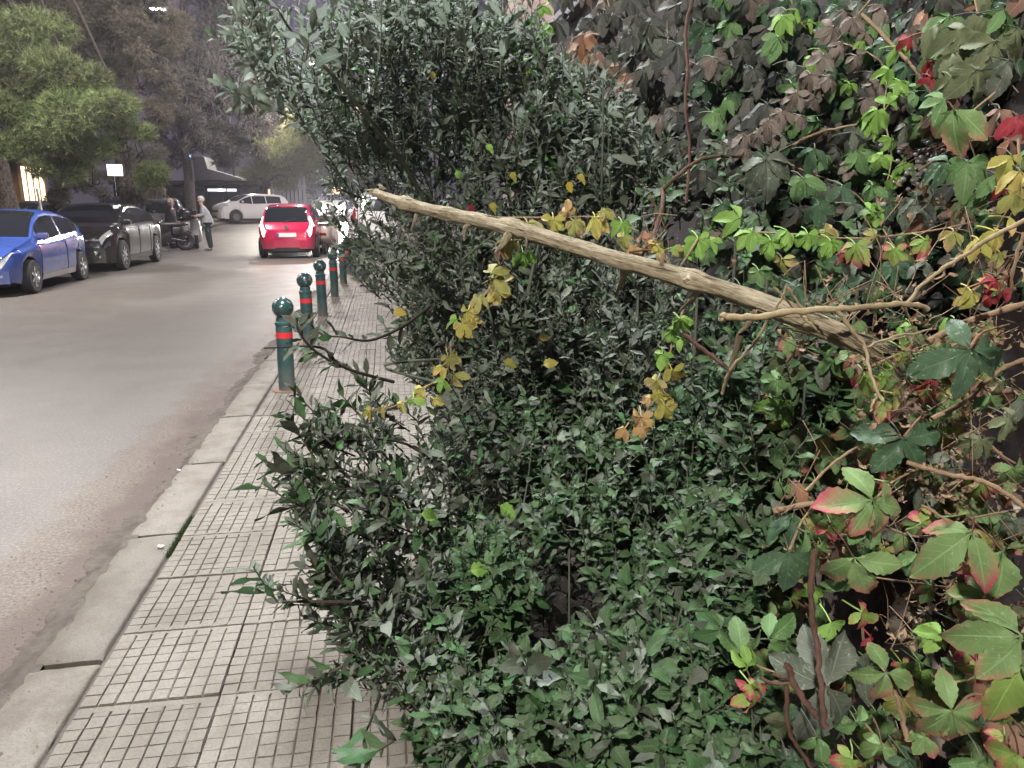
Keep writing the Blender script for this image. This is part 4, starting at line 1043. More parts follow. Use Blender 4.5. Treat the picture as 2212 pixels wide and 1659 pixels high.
# ------------------------------------------------------------ trees
def pine(label, base, tr, blobs, n, m, seed, tl=.14, tw=.016, rt=.26, trunk=True, group='pine trees along the far side'):
    """trunk path tr, blobs: (centre, radius) world; n tufts of needles in clumps."""
    rs = np.random.RandomState(seed)
    t = empty('pine_tree', tuple(base), 0, label, 'tree', group)
    B = np.array(base)
    pth = smooth_path(tr, 6); k = len(pth)
    V, Fq, L = tube_np(pth, np.linspace(rt, rt*.35, k)*np.where(np.arange(k) < 2, 1.25, 1), 14, lambda a, s: 1+.10*noise.noise(Vector((math.cos(a)*2.2, math.sin(a)*2.2, s*1.4+seed)))+.05*noise.noise(Vector((math.cos(a)*6, math.sin(a)*6, s*5))))
    link('trunk', mesh_np('trunk', V-B, Fq, 4, L), M['shade_bark' if m is M['needles_night'] else 'pine_bark'], t, True)
    limbs = []
    C, A = [], []
    for (c, r) in blobs:
        c = np.array(c); j = rs.randint(k//2, k)
        mid = (pth[j]+c)/2+rs.normal(0, .2, 3)+np.array([0, 0, .3])
        limbs.append((smooth_path([pth[j], mid, c], 5), np.linspace(rt*.22, .015, 11), 6))
        q_ = max(4, int(9*r/1.0))
        for _ in range(q_):
            e = rs.normal(0, 1, 3); e /= np.linalg.norm(e); p_ = c+e*r*(.5+.5*rs.rand())*np.array([1, 1, .85])
            limbs.append((smooth_path([c+rs.normal(0, .1, 3), (c+p_)/2+rs.normal(0, .12, 3), p_], 3), np.linspace(.03, .008, 7), 4))
            C.append(p_); A.append(max(.25, r*(.30+.22*rs.rand())))
    # number of cloudlets: each gathers tufts that fan outwards
    tubes('limb', limbs, M['shade_bark'], t, B)
    C = np.array(C); A = np.array(A); wgt = A**2; wgt /= wgt.sum()
    idx = rs.choice(len(C), n, p=wgt)
    e = rs.normal(0, 1, (n, 3)); e /= np.linalg.norm(e, axis=1)[:, None]
    rr2 = rs.rand(n)**.45
    o = C[idx]+e*(A[idx]*rr2)[:, None]*np.array([1.15, 1.15, .75])
    d = e*.45+rs.normal(0, .5, (n, 3))+np.array([0, 0, .25]); d /= np.linalg.norm(d, axis=1)[:, None]
    nb = 8; V = np.zeros((n, nb, 3, 3)); 
    dd = d[:, None, :]+rs.normal(0, .6, (n, nb, 3)); dd /= np.linalg.norm(dd, axis=2)[:, :, None]
    sd = np.cross(dd, rs.normal(0, 1, (n, nb, 3))); sd /= np.linalg.norm(sd, axis=2)[:, :, None]
    ln = tl*(.6+.6*rs.rand(n, nb, 1)); st = o[:, None, :]+d[:, None, :]*(rs.rand(n, nb, 1)*tl*.5)
    V[:, :, 0] = st-sd*tw/2; V[:, :, 1] = st+sd*tw/2; V[:, :, 2] = st+dd*ln
    V = V.reshape(-1, 3)-B
    link('crown', mesh_np('crown', V, np.arange(len(V)).reshape(-1, 3)), m, t)
    return t
def PB(L_, D, k=1.0): return [(P(u, v, D+dd), r*D/FP*k) for (u, v, r, dd) in L_]
# nearest pine: lit green boughs hanging over the parked cars
y1 = atX(22, -8.9); z_ = lambda v: 1.5+(440-v)*y1/FP*1.0
b1 = np.array([-8.9, y1, .1])
tr1 = [b1, b1+np.array([.05, 0, 1.2]), b1+np.array([-.08, .05, 2.6]), b1+np.array([-.25, .1, 4.4]), b1+np.array([.1, .2, 6.5]), b1+np.array([.4, .3, 9])]
pine('near pine with bright green lit boughs hanging over the parked cars', b1, tr1,
     PB([(110, 190, 105, 0), (190, 270, 95, -.5), (60, 270, 80, .3), (40, 120, 100, 0), (262, 300, 45, -.6), (130, 330, 60, 0), (215, 200, 70, -.3), (330, 375, 24, .2), (-40, 200, 100, 0)], 16.5), 32000, M['needles'], 3)
b1b = b1+np.array([1.2, 5.2, 0])
pine('brown-grey pine crown above and behind the green lit boughs', b1b, [b1b, b1b+np.array([-.1, 0, 3]), b1b+np.array([.2, 0, 6]), b1b+np.array([.3, .2, 9.5])],
     PB([(250, 60, 100, 0), (330, 120, 62, 0), (150, 10, 110, .5), (335, 30, 62, 0), (300, 190, 60, .5), (40, 20, 110, .5), (230, -60, 110, 0), (330, 250, 40, .6), (200, 400, 38, 1.5), (290, 420, 30, 1.5), (150, 390, 40, 1), (120, 440, 26, 1), (330, 400, 44, 2), (260, 400, 36, 3), (300, 340, 50, 2), (170, 340, 50, 2), (90, 330, 40, 2), (370, 60, 30, 0), (360, 180, 34, .5)], 21.5), 30000, M['needles_dark'], 5, rt=.22)
b2 = np.array([cx_(408)*34/CY, 34.0, .1+zr(34)])
pine('dark purple-grey pine in the middle with its trunk behind the white-haired man', b2, [b2, b2+np.array([.1, 0, 2.2]), b2+np.array([.0, 0, 4.5]), b2+np.array([.5, 0, 9])],
     PB([(480, 170, 95, 0), (440, 70, 90, 0), (420, 290, 62, 0), (520, 270, 62, 0), (370, 340, 36, 0), (480, 330, 42, -.5), (450, -40, 90, 0), (390, 200, 60, 0), (540, 330, 34, 0), (410, 250, 50, -2), (400, 180, 55, -2), (425, 305, 34, -2), (350, 290, 44, -1), (440, 130, 60, -2), (540, 130, 50, 0), (590, 60, 50, 2), (560, 210, 50, 0), (500, 60, 80, 1), (540, 10, 70, 2), (360, 60, 60, 1), (380, 150, 50, 0), (500, 300, 40, 0)], 32), 36000, M['needles_night'], 8, rt=.24, tl=.20, tw=.022)
for i, (u, D, bl_, mm, lb) in enumerate([
        (545, 46, [(590, 350, 46, 0), (640, 320, 46, 0), (560, 380, 30, 0), (620, 385, 26, 0), (660, 270, 45, 0), (570, 300, 40, 0)], 'needles_far', 'olive pine over the white hatchback with leaning twin trunk'),
        (585, 52, [(670, 370, 36, 0), (650, 395, 22, 0), (700, 340, 40, 0), (690, 300, 50, 0)], 'needles_far', 'yellow-green pine over the oncoming headlight'),
        (735, 48, [(740, 390, 36, 0), (780, 350, 50, 0), (820, 300, 70, 0), (730, 300, 50, 0)], 'needles_far', 'pine on our side of the street behind the shrub leaves')]):
    p = P(u, 440, D); b_ = np.array([p[0], p[1], zr(p[1])]); c0 = P(bl_[0][0], bl_[0][1], D)
    pine(lb, b_, [b_, b_*.8+c0*.2+np.array([.3, 0, .6]), (b_+c0)/2+np.array([.3, 0, .8]), c0], PB(bl_, D), 5200, M[mm], 20+i, tl=.42, tw=.035, rt=.22)
# notice box on the first trunk
o = obox('notice_box', (-.12, .12, -.03, .03, -.17, .17), M['sign_white'], None, .01); p = P(19, 260, y1*1.03-.55)
o.location = tuple(p); o.rotation_euler = (0, rad(-14), rad(25)); tag(o, 'pale notice box tied crooked to the nearest pine trunk', 'sign')
t = empty('white_post', (-8.35, y1+.5, .12), 0, 'thin white leaning post right of the nearest pine trunk', 'post')
tubes('rod', [(np.array([(.09, 0, 0), (-.03, 0, 1.75)]), .03, 8)], M['sign_white'], t)

# ------------------------------------------------------------ leaf shapes (unit length along +Y, upper side +Z)
def leaf_proto(kind, seed, rows, half=1):
    rs = np.random.RandomState(seed)
    c_bend = {'shrub': rs.uniform(-.10, .50), 'weed': rs.uniform(-.1, .55), 'creeper': rs.uniform(.15, .75), 'dry': rs.uniform(.6, 1.2)}[kind]
    fold = {'shrub': rs.uniform(.10, .45), 'weed': rs.uniform(.05, .6), 'creeper': rs.uniform(.10, .65), 'dry': rs.uniform(.4, 1.0)}[kind]
    tw = rs.uniform(-.8, .8); wav = {'shrub': .03, 'weed': .035, 'creeper': .03, 'dry': .12}[kind]
    side = rs.uniform(-.10, .10); ph = rs.uniform(0, 6, 3)
    V, L = [], []
    cols = 2*half+1
    for i in range(rows+1):
        v = i/rows
        if kind == 'shrub': w = (.165+.03*math.sin(seed))*max(0, math.sin(PI*min(1, max(0, (v-.07)/.93))**.85))**.85; w = max(w, .012)*(1+.10*math.sin(v*17+ph[0]))
        elif kind == 'weed':
            q_ = max(0, (v-.16)/.84); w = .30*(math.sin(PI*q_**.62)**.8 if 0 < q_ < 1 else 0); w = max(w, .012)
            w *= (1.13 if i % 2 else .87) if .15 < q_ < .9 else 1
        elif kind == 'creeper':
            q_ = max(0, (v-.05)/.95); w = .265*(math.sin(PI*q_**1.10)**.80 if 0 < q_ < 1 else 0); w = max(w, .010)
            w *= (1.07 if i % 2 else .93) if q_ > .25 else 1
        else: w = .22*math.sin(PI*min(1, v+.03))*(.6+.4*math.sin(v*9+ph[0]))+.01
        if i == rows: w = .002
        cy = v; cz = -c_bend*v*v
        if kind == 'dry': ang = c_bend*2.4*v; cy = math.sin(ang)/2.4/max(c_bend, .1); cz = -(1-math.cos(ang))/2.4/max(c_bend, .1)
        for j in range(-half, half+1):
            a = j/half; x = a*w
            z = cz+fold*abs(x)+wav*math.sin(v*11+ph[1]+a*2)*abs(a)+.02*math.sin(v*6+a*3+ph[2])
            x += side*v*v
            t_ = tw*v; V.append((x*math.cos(t_)-(z-cz)*math.sin(t_), cy, cz+x*math.sin(t_)+(z-cz)*math.cos(t_))); L.append((a, v, seed*.1))
    F3 = []
    for i in range(rows):
        for j in range(cols-1):
            a = i*cols+j; b = a+cols
            F3 += [(a, a+1, b+1), (a, b+1, b)] if j < half else [(a, a+1, b), (a+1, b+1, b)]
    return np.array(V), np.array(F3), np.array(L)
PROTO = {'shrub': [leaf_proto('shrub', i, 7) for i in range(10)], 'weed': [leaf_proto('weed', 20+i, 9) for i in range(9)],
         'creeper': [leaf_proto('creeper', 40+i, 14, 2) for i in range(8)], 'creeper_lo': [leaf_proto('creeper', 60+i, 9) for i in range(6)], 'dry': [leaf_proto('dry', 80+i, 7) for i in range(6)]}
MESHC = {}
def leaf_mesh(kind, i, m, nm='leaf'):
    k = (kind, i, m, nm)
    if k not in MESHC:
        V, Fc, L = PROTO[kind][i]; me = mesh_np(nm, V, Fc, 3, L); me.materials.append(M[m]); me.polygons.foreach_set('use_smooth', [True]*len(Fc)); MESHC[k] = me
    return MESHC[k]
def frame(d, n):
    """rotation whose Y is d and Z close to n"""
    d = d/(np.linalg.norm(d)+1e-9); x = np.cross(d, n); x /= np.linalg.norm(x)+1e-9; z = np.cross(x, d)
    return np.stack([x, d, z], axis=1)
def mat4(Rm, p, s):
    A = np.eye(4); A[:3, :3] = Rm*s; A[:3, 3] = p; return Matrix(A.tolist())

class Plant:
    """collects leaves (frame, place, size, shape, material) and stems of ONE plant"""
    def __init__(s, name, label, cat, base, group=None):
        s.t = empty(name, tuple(base), 0, label, cat, group); s.B = np.array(base, float); s.L = []; s.tw = []; s.nstem = 0
    def leaf(s, Rm, p, size, kind, m): s.L.append((Rm, np.array(p), size, kind, R.randrange(len(PROTO[kind])), m))
    def stem(s, pts, r0, r1, m, k=5, sides=7, name='stem'):
        pth = smooth_path(pts, k); n = len(pth)
        rr = np.linspace(r0, r1, n)*(1+.10*np.sin(np.arange(n)*1.9))
        return tubes(name, [(pth, rr, sides)], M[m], s.t, s.B)
    def finish(s, nobj=300, fname='foliage'):
        if s.tw: o = tubes('twigs', s.tw, M[s.twm], s.t, s.B); o['kind'] = 'stuff'
        # the largest in view become leaves of their own
        key = [l[2]/np.linalg.norm(l[1]-CAM)*(1 if True else 0) for l in s.L]
        def seen(p):
            d = p-CAM; z = d.dot(_f); return z > .1 and abs(d.dot(_r)/z*FP) < 1130 and abs(d.dot(_u)/z*FP) < 850
        order = sorted(range(len(s.L)), key=lambda i: -(key[i] if seen(s.L[i][1]) else 0))
        own = set(order[:nobj])
        for i in own:
            Rm, p, sz, kind, k, m = s.L[i]
            o = bpy.data.objects.new('leaf', leaf_mesh(kind, k, m)); COL.objects.link(o); o.parent = s.t; o.matrix_basis = mat4(Rm, p-s.B, sz)
        by = {}
        for i, l in enumerate(s.L):
            if i not in own: by.setdefault((l[3], l[4], l[5]), []).append(l)
        mats = {}
        for (kind, k, m), ls in by.items():
            V, Fc, L = PROTO[kind][k]
            Rs = np.array([l[0]*l[2] for l in ls]); Ps = np.array([l[1]-s.B for l in ls])
            VV = np.einsum('nij,vj->nvi', Rs, V)+Ps[:, None]; n = len(V)
            FF = Fc[None]+np.arange(len(ls))[:, None, None]*n
            mats.setdefault(m, []).append((VV.reshape(-1, 3), FF.reshape(-1, 3), np.tile(L, (len(ls), 1))))
        for m, parts in mats.items():
            off = 0; A, Bf, C_ = [], [], []
            for v, f, l in parts: A.append(v); Bf.append(f+off); C_.append(l); off += len(v)
            o = link(fname, mesh_np(fname, np.vstack(A), np.vstack(Bf), 3, np.vstack(C_)), M[m], s.t, True); o['kind'] = 'stuff'
        return s
UP = np.array([0, 0, 1.0])
def sprig(pl, o, d, length, n, size, kind0, mats, twm='twig', open_=(35, 70), droop=0.0, tr=.0022, bend=.35):
    """a leafy shoot: twig from o along d with n leaves spiralling up to a tight tip"""
    d = d/np.linalg.norm(d)
    b = NR.normal(0, 1, 3); b -= d*b.dot(d); b /= np.linalg.norm(b); b = b*.5+UP*.5
    pts = [o+d*length*t+b*bend*length*t*t-UP*droop*length*t*t for t in (0, .33, .66, 1)]
    pth = smooth_path(pts, 2); pl.tw.append((pth, np.linspace(tr, tr*.35, len(pth)), 4)); pl.twm = twm
    ph = R.uniform(0, 6.28)
    for i in range(n):
        t = (.10+.90*((i+R.random()*.5)/n)); q_ = t*(len(pth)-1); j = min(int(q_), len(pth)-2)
        p = pth[j]+(pth[j+1]-pth[j])*(q_-j); T = pth[j+1]-pth[j]; T /= np.linalg.norm(T)
        a = np.cross(T, UP+NR.normal(0, .05, 3)); a /= np.linalg.norm(a)+1e-9; c_ = np.cross(T, a)
        phi = ph+i*2.40; rd = a*math.cos(phi)+c_*math.sin(phi)
        ang = rad(R.uniform(*open_)*(1-.55*max(0, t-.6)/.4))
        dl = T*math.cos(ang)+rd*math.sin(ang)+NR.normal(0, .12, 3)-UP*droop*.6
        nn_ = T*1.0-rd*.2+UP*.25+NR.normal(0, .28, 3)
        sz = size*(lambda q: R.uniform(1.3, 1.7) if q > (.95 if kind0 == 'shrub' else .92) else R.uniform(.65, 1.2) if q > .32 else R.uniform(.28, .6))(R.random())*(1-.45*max(0, t-.7)/.3)*(.65+.35*min(1, t/.3))
        kind = kind0 if isinstance(kind0, str) else R.choice(kind0); pl.leaf(frame(dl, nn_), p, sz*(1.1 if kind == 'shrub' and not isinstance(kind0, str) else 1), kind, R.choice(mats))
def inside(poly, u, v):
    c = False; n = len(poly)
    for i in range(n):
        (x1, y1_), (x2, y2_) = poly[i], poly[(i+1) % n]
        if (y1_ > v) != (y2_ > v) and u < (x2-x1)*(v-y1_)/(y2_-y1_)+x1: c = not c
    return c
def idw(ctrl, u, v):
    s_ = w_ = 0
    for (a, b, d) in ctrl:
        w = 1/((a-u)**2+(b-v)**2+400); s_ += w*d; w_ += w
    return s_/w_
def fill(pl, poly, ctrl, n, thick, length, nl, size, kind, mats, dirf, holes=None, **k):
    us = [p[0] for p in poly]; vs = [p[1] for p in poly]; c = 0; g_ = 0
    while c < n and g_ < n*20:
        g_ += 1
        u = R.uniform(min(us), max(us)); v = R.uniform(min(vs), max(vs))
        if not inside(poly, u, v): continue
        if holes and R.random() < holes(u, v): continue
        D = idw(ctrl, u, v)+thick*R.random()**1.2
        p = P(u, v, D)
        if p[0] > 1.06 or p[2] < .07: continue
        d = dirf(u, v)+NR.normal(0, .30, 3)
        sprig(pl, p, d, length*R.uniform(.6, 1.3), max(4, int(nl*R.uniform(.7, 1.3))), size, kind, mats, **k); c += 1
GREY = ['shrub']*8+['shrub_dark']*3+['shrub_green']*1
# --- tall grey shrub, upper part
A = Plant('saltbush_shrub', 'tall grey-green shrub whose upright shoots fill the top centre and reach over the street', 'shrub', (.45, 2.9, .06))
ctrlA = [(500, 100, 1.75), (600, 250, 1.85), (800, 150, 2.0), (800, 350, 2.35), (1100, 200, 2.25), (1400, 400, 2.05), (1150, 420, 2.1), (950, 420, 2.5)]
polyA = [(560, 60), (640, 130), (720, 120), (800, 70), (870, 40), (960, 40), (1040, 90), (1130, 120), (1230, 200), (1330, 300), (1440, 400), (1480, 500), (1300, 520), (1100, 470), (900, 420), (800, 410), (735, 350), (660, 300), (590, 240), (540, 170)]
dA = lambda u, v: _r*(-.35 if u < 800 else -.05)+UP*1.0-_f*.25
def hA(u, v):
    if -40 < u-690 < 40 and -20 < v-157 < 60: return .99
    return .35 if u < 780 and v < 280 else 0
fill(A, polyA, ctrlA, 900, .75, .15, 17, .049, 'shrub', GREY, dA, hA)
for (u, v, D, du, dv, L_, n) in [(560, 190, 1.75, -45, -140, .20, 20), (600, 110, 1.75, -50, -110, .18, 18), (560, 250, 1.8, -60, -55, .10, 14), (540, 60, 1.7, 15, -80, .14, 14), (660, 130, 1.8, 15, -110, .15, 14),
        (750, 150, 1.9, 10, -120, .16, 14), (820, 130, 1.9, 5, -90, .14, 12), (870, 110, 1.95, 12, -130, .2, 16), (960, 120, 2.0, 10, -130, .2, 16), (1010, 150, 2.0, -10, -100, .16, 14), (1080, 170, 2.1, 8, -100, .17, 14), (900, 60, 2, 0, -90, .16, 12),
        (600, 170, 1.8, -60, -60, .16, 16), (540, 210, 1.7, -45, -20, .08, 12), (690, 210, 1.85, -20, -100, .16, 15), (640, 260, 1.9, -70, -30, .12, 12)]:
    o = P(u, v, D); e = P(u+du, v+dv, D); sprig(A, o, e-o, L_, n, .060, 'shrub', ['shrub'], bend=.1, tr=.003)
for (u, v, D, m) in [(935, 150, 2.0, 'yellow_leaf'), (1100, 370, 2.0, 'yellow_leaf'), (1050, 310, 2.1, 'lime'), (1245, 375, 1.9, 'yellow_leaf'), (1225, 390, 1.9, 'yellow_leaf'), (1060, 435, 2.0, 'yellow_leaf'), (985, 365, 2.0, 'lime'), (1010, 440, 1.9, 'red')]:
    A.leaf(frame(-UP+_r*.5+NR.normal(0, .3, 3), -_f+UP*.4), P(u, v, D-.03), .032, 'weed', m)
for pts, r0 in [([(1080, 900, 2.9), (1000, 640, 2.75), (900, 400, 2.4), (760, 210, 2.0), (640, 80, 1.85), (600, 20, 1.8)], .010), ([(1100, 900, 2.9), (1120, 600, 2.7), (1090, 380, 2.4), (1040, 200, 2.15), (1020, 60, 2.05)], .009),
                ([(1150, 950, 2.9), (1290, 600, 2.5), (1300, 400, 2.1), (1303, 170, 2.0)], .006), ([(1040, 520, 2.3), (980, 360, 2.2), (880, 300, 2.0)], .004), ([(1250, 800, 2.6), (1330, 520, 2.4), (1450, 330, 2.2)], .006)]:
    A.stem([P(*q_) for q_ in pts], r0, .002, 'twig')
A.finish()
# --- middle part of the hedge, behind and under the dead branch
Bp = Plant('saltbush_shrub', 'dense middle shrub behind and below the bare dead branch', 'shrub', (.4, 2.4, .06))
ctrlB = [(740, 500, 2.4), (900, 700, 2.1), (1100, 600, 2.0), (1100, 850, 1.9), (1400, 800, 1.7), (1450, 620, 1.8), (820, 440, 2.5)]
polyB = [(720, 380), (800, 430), (900, 450), (1100, 500), (1300, 570), (1500, 640), (1560, 760), (1500, 900), (1300, 930), (1100, 900), (960, 870), (880, 820), (880, 740), (900, 680), (800, 640), (760, 560), (720, 480)]
def hB(u, v):
    if u < 870 and 430 < v < 560: return .72
    if 1250 < u < 1560 and 600 < v < 760: return .60
    if u < 820 and v > 560: return .4
    return .1
fill(Bp, polyB, ctrlB, 950, .75, .13, 16, .040, 'shrub', GREY, lambda u, v: _r*(-.6 if u < 1000 else -.1)+UP*.75-_f*.35, hB)
# two long low shoots reaching over the pavement towards the bollards
for pts, n, sz in [([(850, 825, 1.75), (760, 800, 1.65), (690, 765, 1.6), (650, 725, 1.56), (640, 690, 1.55)], 24, .052), ([(930, 660, 1.95), (870, 705, 1.85), (800, 735, 1.75), (740, 728, 1.7), (690, 720, 1.7), (650, 670, 1.68)], 20, .045), ([(730, 790, 1.62), (690, 750, 1.6), (570, 752, 1.58)], 5, .05)]:
    q_ = [P(*a) for a in pts]; pth = smooth_path(q_, 5)
    tubes('stem', [(pth, np.linspace(.0045, .0015, len(pth)), 6)], M['twig_dark'], Bp.t, Bp.B)
    for i in range(n):
        k_ = 1+int((len(pth)-2)*(i+.5)/n); T = pth[k_]-pth[k_-1]; T /= np.linalg.norm(T); rd = NR.normal(0, 1, 3); rd -= T*rd.dot(T); rd /= np.linalg.norm(rd)
        Bp.leaf(frame(T*.6+rd*.9, UP-_f*.5+NR.normal(0, .5, 3)), pth[k_], sz*R.uniform(.6, 1.1), 'shrub', R.choice(['shrub', 'shrub_green', 'shrub_dark', 'shrub_dark']))
for (u, v, D) in [(845, 672, 1.9), (1160, 735, 1.85), (1085, 780, 1.85), (1000, 700, 1.9), (1170, 790, 1.8)]:
    Bp.leaf(frame(_r+NR.normal(0, .3, 3), -_f+UP*.6), P(u, v, D-.05), .04, 'weed', 'yellow_leaf')
for pts, r0 in [([(1130, 1100, 2.2), (1128, 800, 2.1), (1140, 640, 2.0), (1165, 520, 1.95)], .011), ([(1075, 980, 2.1), (1072, 760, 2.05), (1050, 640, 2.0)], .006), ([(1560, 1000, 1.8), (1600, 800, 1.6), (1655, 640, 1.4)], .007), ([(1000, 900, 2.2), (930, 700, 2.1), (800, 560, 2.3)], .005), ([(1000, 560, 2.0), (1100, 480, 1.9)], .003), ([(960, 830, 1.9), (830, 790, 1.9), (1020, 770, 1.95)], .004)]:
    Bp.stem([P(*q2) for q2 in pts], r0, .003, 'twig')
Bp.finish()
# --- lower bush leaning over the pavement
Cp = Plant('saltbush_shrub', 'low shrub leaning over the ribbed pavement with dark shaded inside', 'shrub', (.3, 1.7, .06))
ctrlC = [(640, 950, 1.55), (700, 1350, 1.32), (1000, 950, 1.75), (950, 1550, 1.25), (1100, 1200, 1.6), (650, 1200, 1.4)]
polyC = [(690, 950), (800, 890), (930, 900), (1090, 910), (1140, 1100), (1090, 1300), (1010, 1420), (960, 1500), (880, 1560), (790, 1440), (740, 1300), (730, 1180), (690, 1080), (680, 1010)]
def hC(u, v):
    if u < 1000 and 900 < v < 1050: return .45
    return .12
fill(Cp, polyC, ctrlC, 340, .55, .115, 17, .044, 'shrub', ['shrub']*5+['shrub_green']*3+['shrub_dark']*4, lambda u, v: _r*(-.75 if u < 900 else -.1)+UP*.55-_f*.35, hC)
for (u, v, D, du, dv, L_, n) in [(720, 960, 1.5, -60, -45, .12, 18), (700, 1030, 1.48, -80, -10, .12, 16), (690, 1110, 1.42, -80, -30, .12, 16), (760, 1170, 1.4, -120, -100, .15, 18), (700, 1305, 1.32, -60, -15, .08, 10), (600, 1300, 1.30, -50, -60, .07, 12),
        (720, 1240, 1.35, -40, -80, .10, 14), (740, 1440, 1.25, -60, 30, .10, 12), (820, 1500, 1.2, -20, 70, .08, 8), (850, 1600, 1.1, -60, 40, .08, 10), (750, 1100, 1.45, -110, -40, .14, 16), (680, 990, 1.5, -40, -60, .09, 12), (780, 900, 1.6, -20, -20, .06, 8)]:
    o = P(u, v, D); e = P(u+du, v+dv, D); sprig(Cp, o, e-o, L_, n, .056, 'shrub', ['shrub', 'shrub_green', 'shrub_dark', 'shrub_green'], bend=.15, tr=.003, twm='twig_dark')
for pts, r0 in [([(1100, 1560, 1.9), (1000, 1380, 1.6), (820, 1310, 1.36), (700, 1300, 1.32), (610, 1300, 1.3)], .006), ([(1080, 1500, 1.9), (960, 1300, 1.65), (860, 1150, 1.5), (740, 1080, 1.45)], .006), ([(1050, 1400, 1.9), (1000, 1100, 1.75), (880, 960, 1.65), (700, 960, 1.52)], .005)]:
    Cp.stem([P(*q2) for q2 in pts], r0, .002, 'twig_dark')
for (u, v, D) in [(905, 1110, 1.5), (1075, 1090, 1.5), (1010, 1235, 1.4)]: Cp.leaf(frame(_r+NR.normal(0, .4, 3), -_f+UP*.6), P(u, v, D-.05), .045, 'weed', 'lime')
Cp.finish()
# --- broad-leaved weeds (goosefoot) filling the lower middle
WE = ['weed']*7+['shrub']*2+['shrub_green']*2+['shrub_dark']
polys = [
 ('goosefoot_weed', 'leafy goosefoot weed filling the bottom centre, greenest at the very bottom edge', (.4, 1.35, .06), [(1010, 1430), (1150, 1500), (1300, 1440), (1480, 1480), (1600, 1560), (1680, 1700), (900, 1720), (930, 1600), (960, 1520)], [(1000, 1500, 1.25), (1300, 1550, 1.15), (1600, 1650, 1.05)], 250, .35, .050, None),
 ('goosefoot_weed', 'goosefoot weed with a bright green rounded clump beside the dark hollow', (.45, 1.55, .06), [(1000, 1230), (1100, 1180), (1130, 1300), (1120, 1440), (1010, 1440)], [(1060, 1300, 1.40)], 45, .2, .047, None),
 ('goosefoot_weed', 'goosefoot weed with pale erect tips in the middle of the lower hedge', (.5, 1.75, .06), [(1100, 900), (1350, 930), (1540, 900), (1560, 1080), (1500, 1250), (1350, 1290), (1150, 1220), (1110, 1050)], [(1150, 950, 1.75), (1500, 950, 1.55), (1300, 1200, 1.45)], 240, .45, .044, (1330, 1500, 1250, 1400)),
 ('goosefoot_weed', 'goosefoot weed with large toothed leaves under the thin straw twigs', (.7, 1.5, .06), [(1500, 860), (1640, 840), (1740, 740), (1800, 800), (1810, 960), (1700, 1060), (1670, 1180), (1560, 1130), (1530, 980)], [(1600, 900, 1.4), (1760, 800, 1.25), (1650, 1100, 1.25)], 170, .35, .052, None),
 ('goosefoot_weed', 'goosefoot weed between the rusty bare stem and the dark hollow', (.65, 1.3, .06), [(1500, 1130), (1660, 1180), (1660, 1330), (1560, 1400), (1540, 1480), (1400, 1440), (1350, 1330), (1430, 1250)], [(1550, 1200, 1.3), (1500, 1400, 1.2)], 140, .3, .050, None),
]
for (nm, lb, base, poly, ct, n, th, sz, hole) in polys:
    W_ = Plant(nm, lb, 'weed', base, 'goosefoot weeds at the foot of the wall')
    fill(W_, poly, ct, int(n*1.45), th*1.6, .115, 15, sz*.73, ['weed', 'weed', 'shrub'], WE if 'bright' not in lb else ['weed', 'shrub_green', 'weed'], lambda u, v: UP*1.0-_f*.45-_r*.1, None, open_=(45, 85), twm='twig', tr=.0026)
    for k in range(5):
        u = R.uniform(min(p[0] for p in poly)+40, max(p[0] for p in poly)-40); v = R.uniform(min(p[1] for p in poly)+20, max(p[1] for p in poly)-60)
        D = idw(ct, u, v); a = P(u, v, D); bpt = np.array([a[0]+R.uniform(-.05, .12), a[1]+.15, .06]); W_.stem([bpt, (a+bpt)/2+NR.normal(0, .03, 3), a], .005, .002, 'twig')
    W_.finish(260)
W_ = Plant('goosefoot_weed', 'upright goosefoot shoots standing in front of the dark creeper above the branch', 'weed', (.75, 1.9, .06), 'goosefoot weeds at the foot of the wall')
for (u0, v0, u1, v1, D, n) in [(1590, 520, 1562, 300, 1.55, 30), (1380, 560, 1395, 395, 1.7, 24), (1610, 600, 1600, 470, 1.4, 18), (1860, 560, 1850, 470, 1.4, 14), (1510, 560, 1520, 470, 1.5, 14), (1430, 470, 1440, 400, 1.7, 14), (1820, 640, 1822, 600, 1.3, 9), (1660, 560, 1640, 470, 1.45, 14)]:
    a, b_ = P(u0, v0, D+.12), P(u1, v1, D); L_ = np.linalg.norm(b_-a)
    sprig(W_, a, b_-a, L_, n, .040, 'weed', ['weed', 'shrub_green', 'weed', 'shrub'], bend=.06, tr=.0035, open_=(40, 75))
    W_.stem([np.array([a[0]+.05, a[1]+.1, .06]), (a+np.array([a[0]+.05, a[1]+.1, .06]))/2, a], .006, .0035, 'twig')
W_.finish(200)

# growth deep inside the hedge, the shade of its hollows put into darker leaves
I_ = Plant('saltbush_shrub', 'dull shoots deep inside the hedge, leaves coloured dark for its shaded hollows', 'shrub', (.75, 2.6, .06))
fill(I_, [(900, 450), (1500, 600), (1750, 760), (1800, 1000), (1680, 1250), (1640, 1659), (900, 1659), (1000, 1300), (980, 900)], [(950, 500, 2.9), (1450, 700, 2.3), (1750, 800, 1.75), (1200, 1250, 2.0), (1600, 1300, 1.6), (1000, 1600, 1.7), (1600, 1600, 1.5)], 620, .5, .16, 13, .05, ['shrub', 'weed'], ['shrub_dark']*4+['grey', 'shrub'], lambda u, v: UP-_f*.3, None, twm='twig_dark', open_=(40, 85))
I_.finish(150)
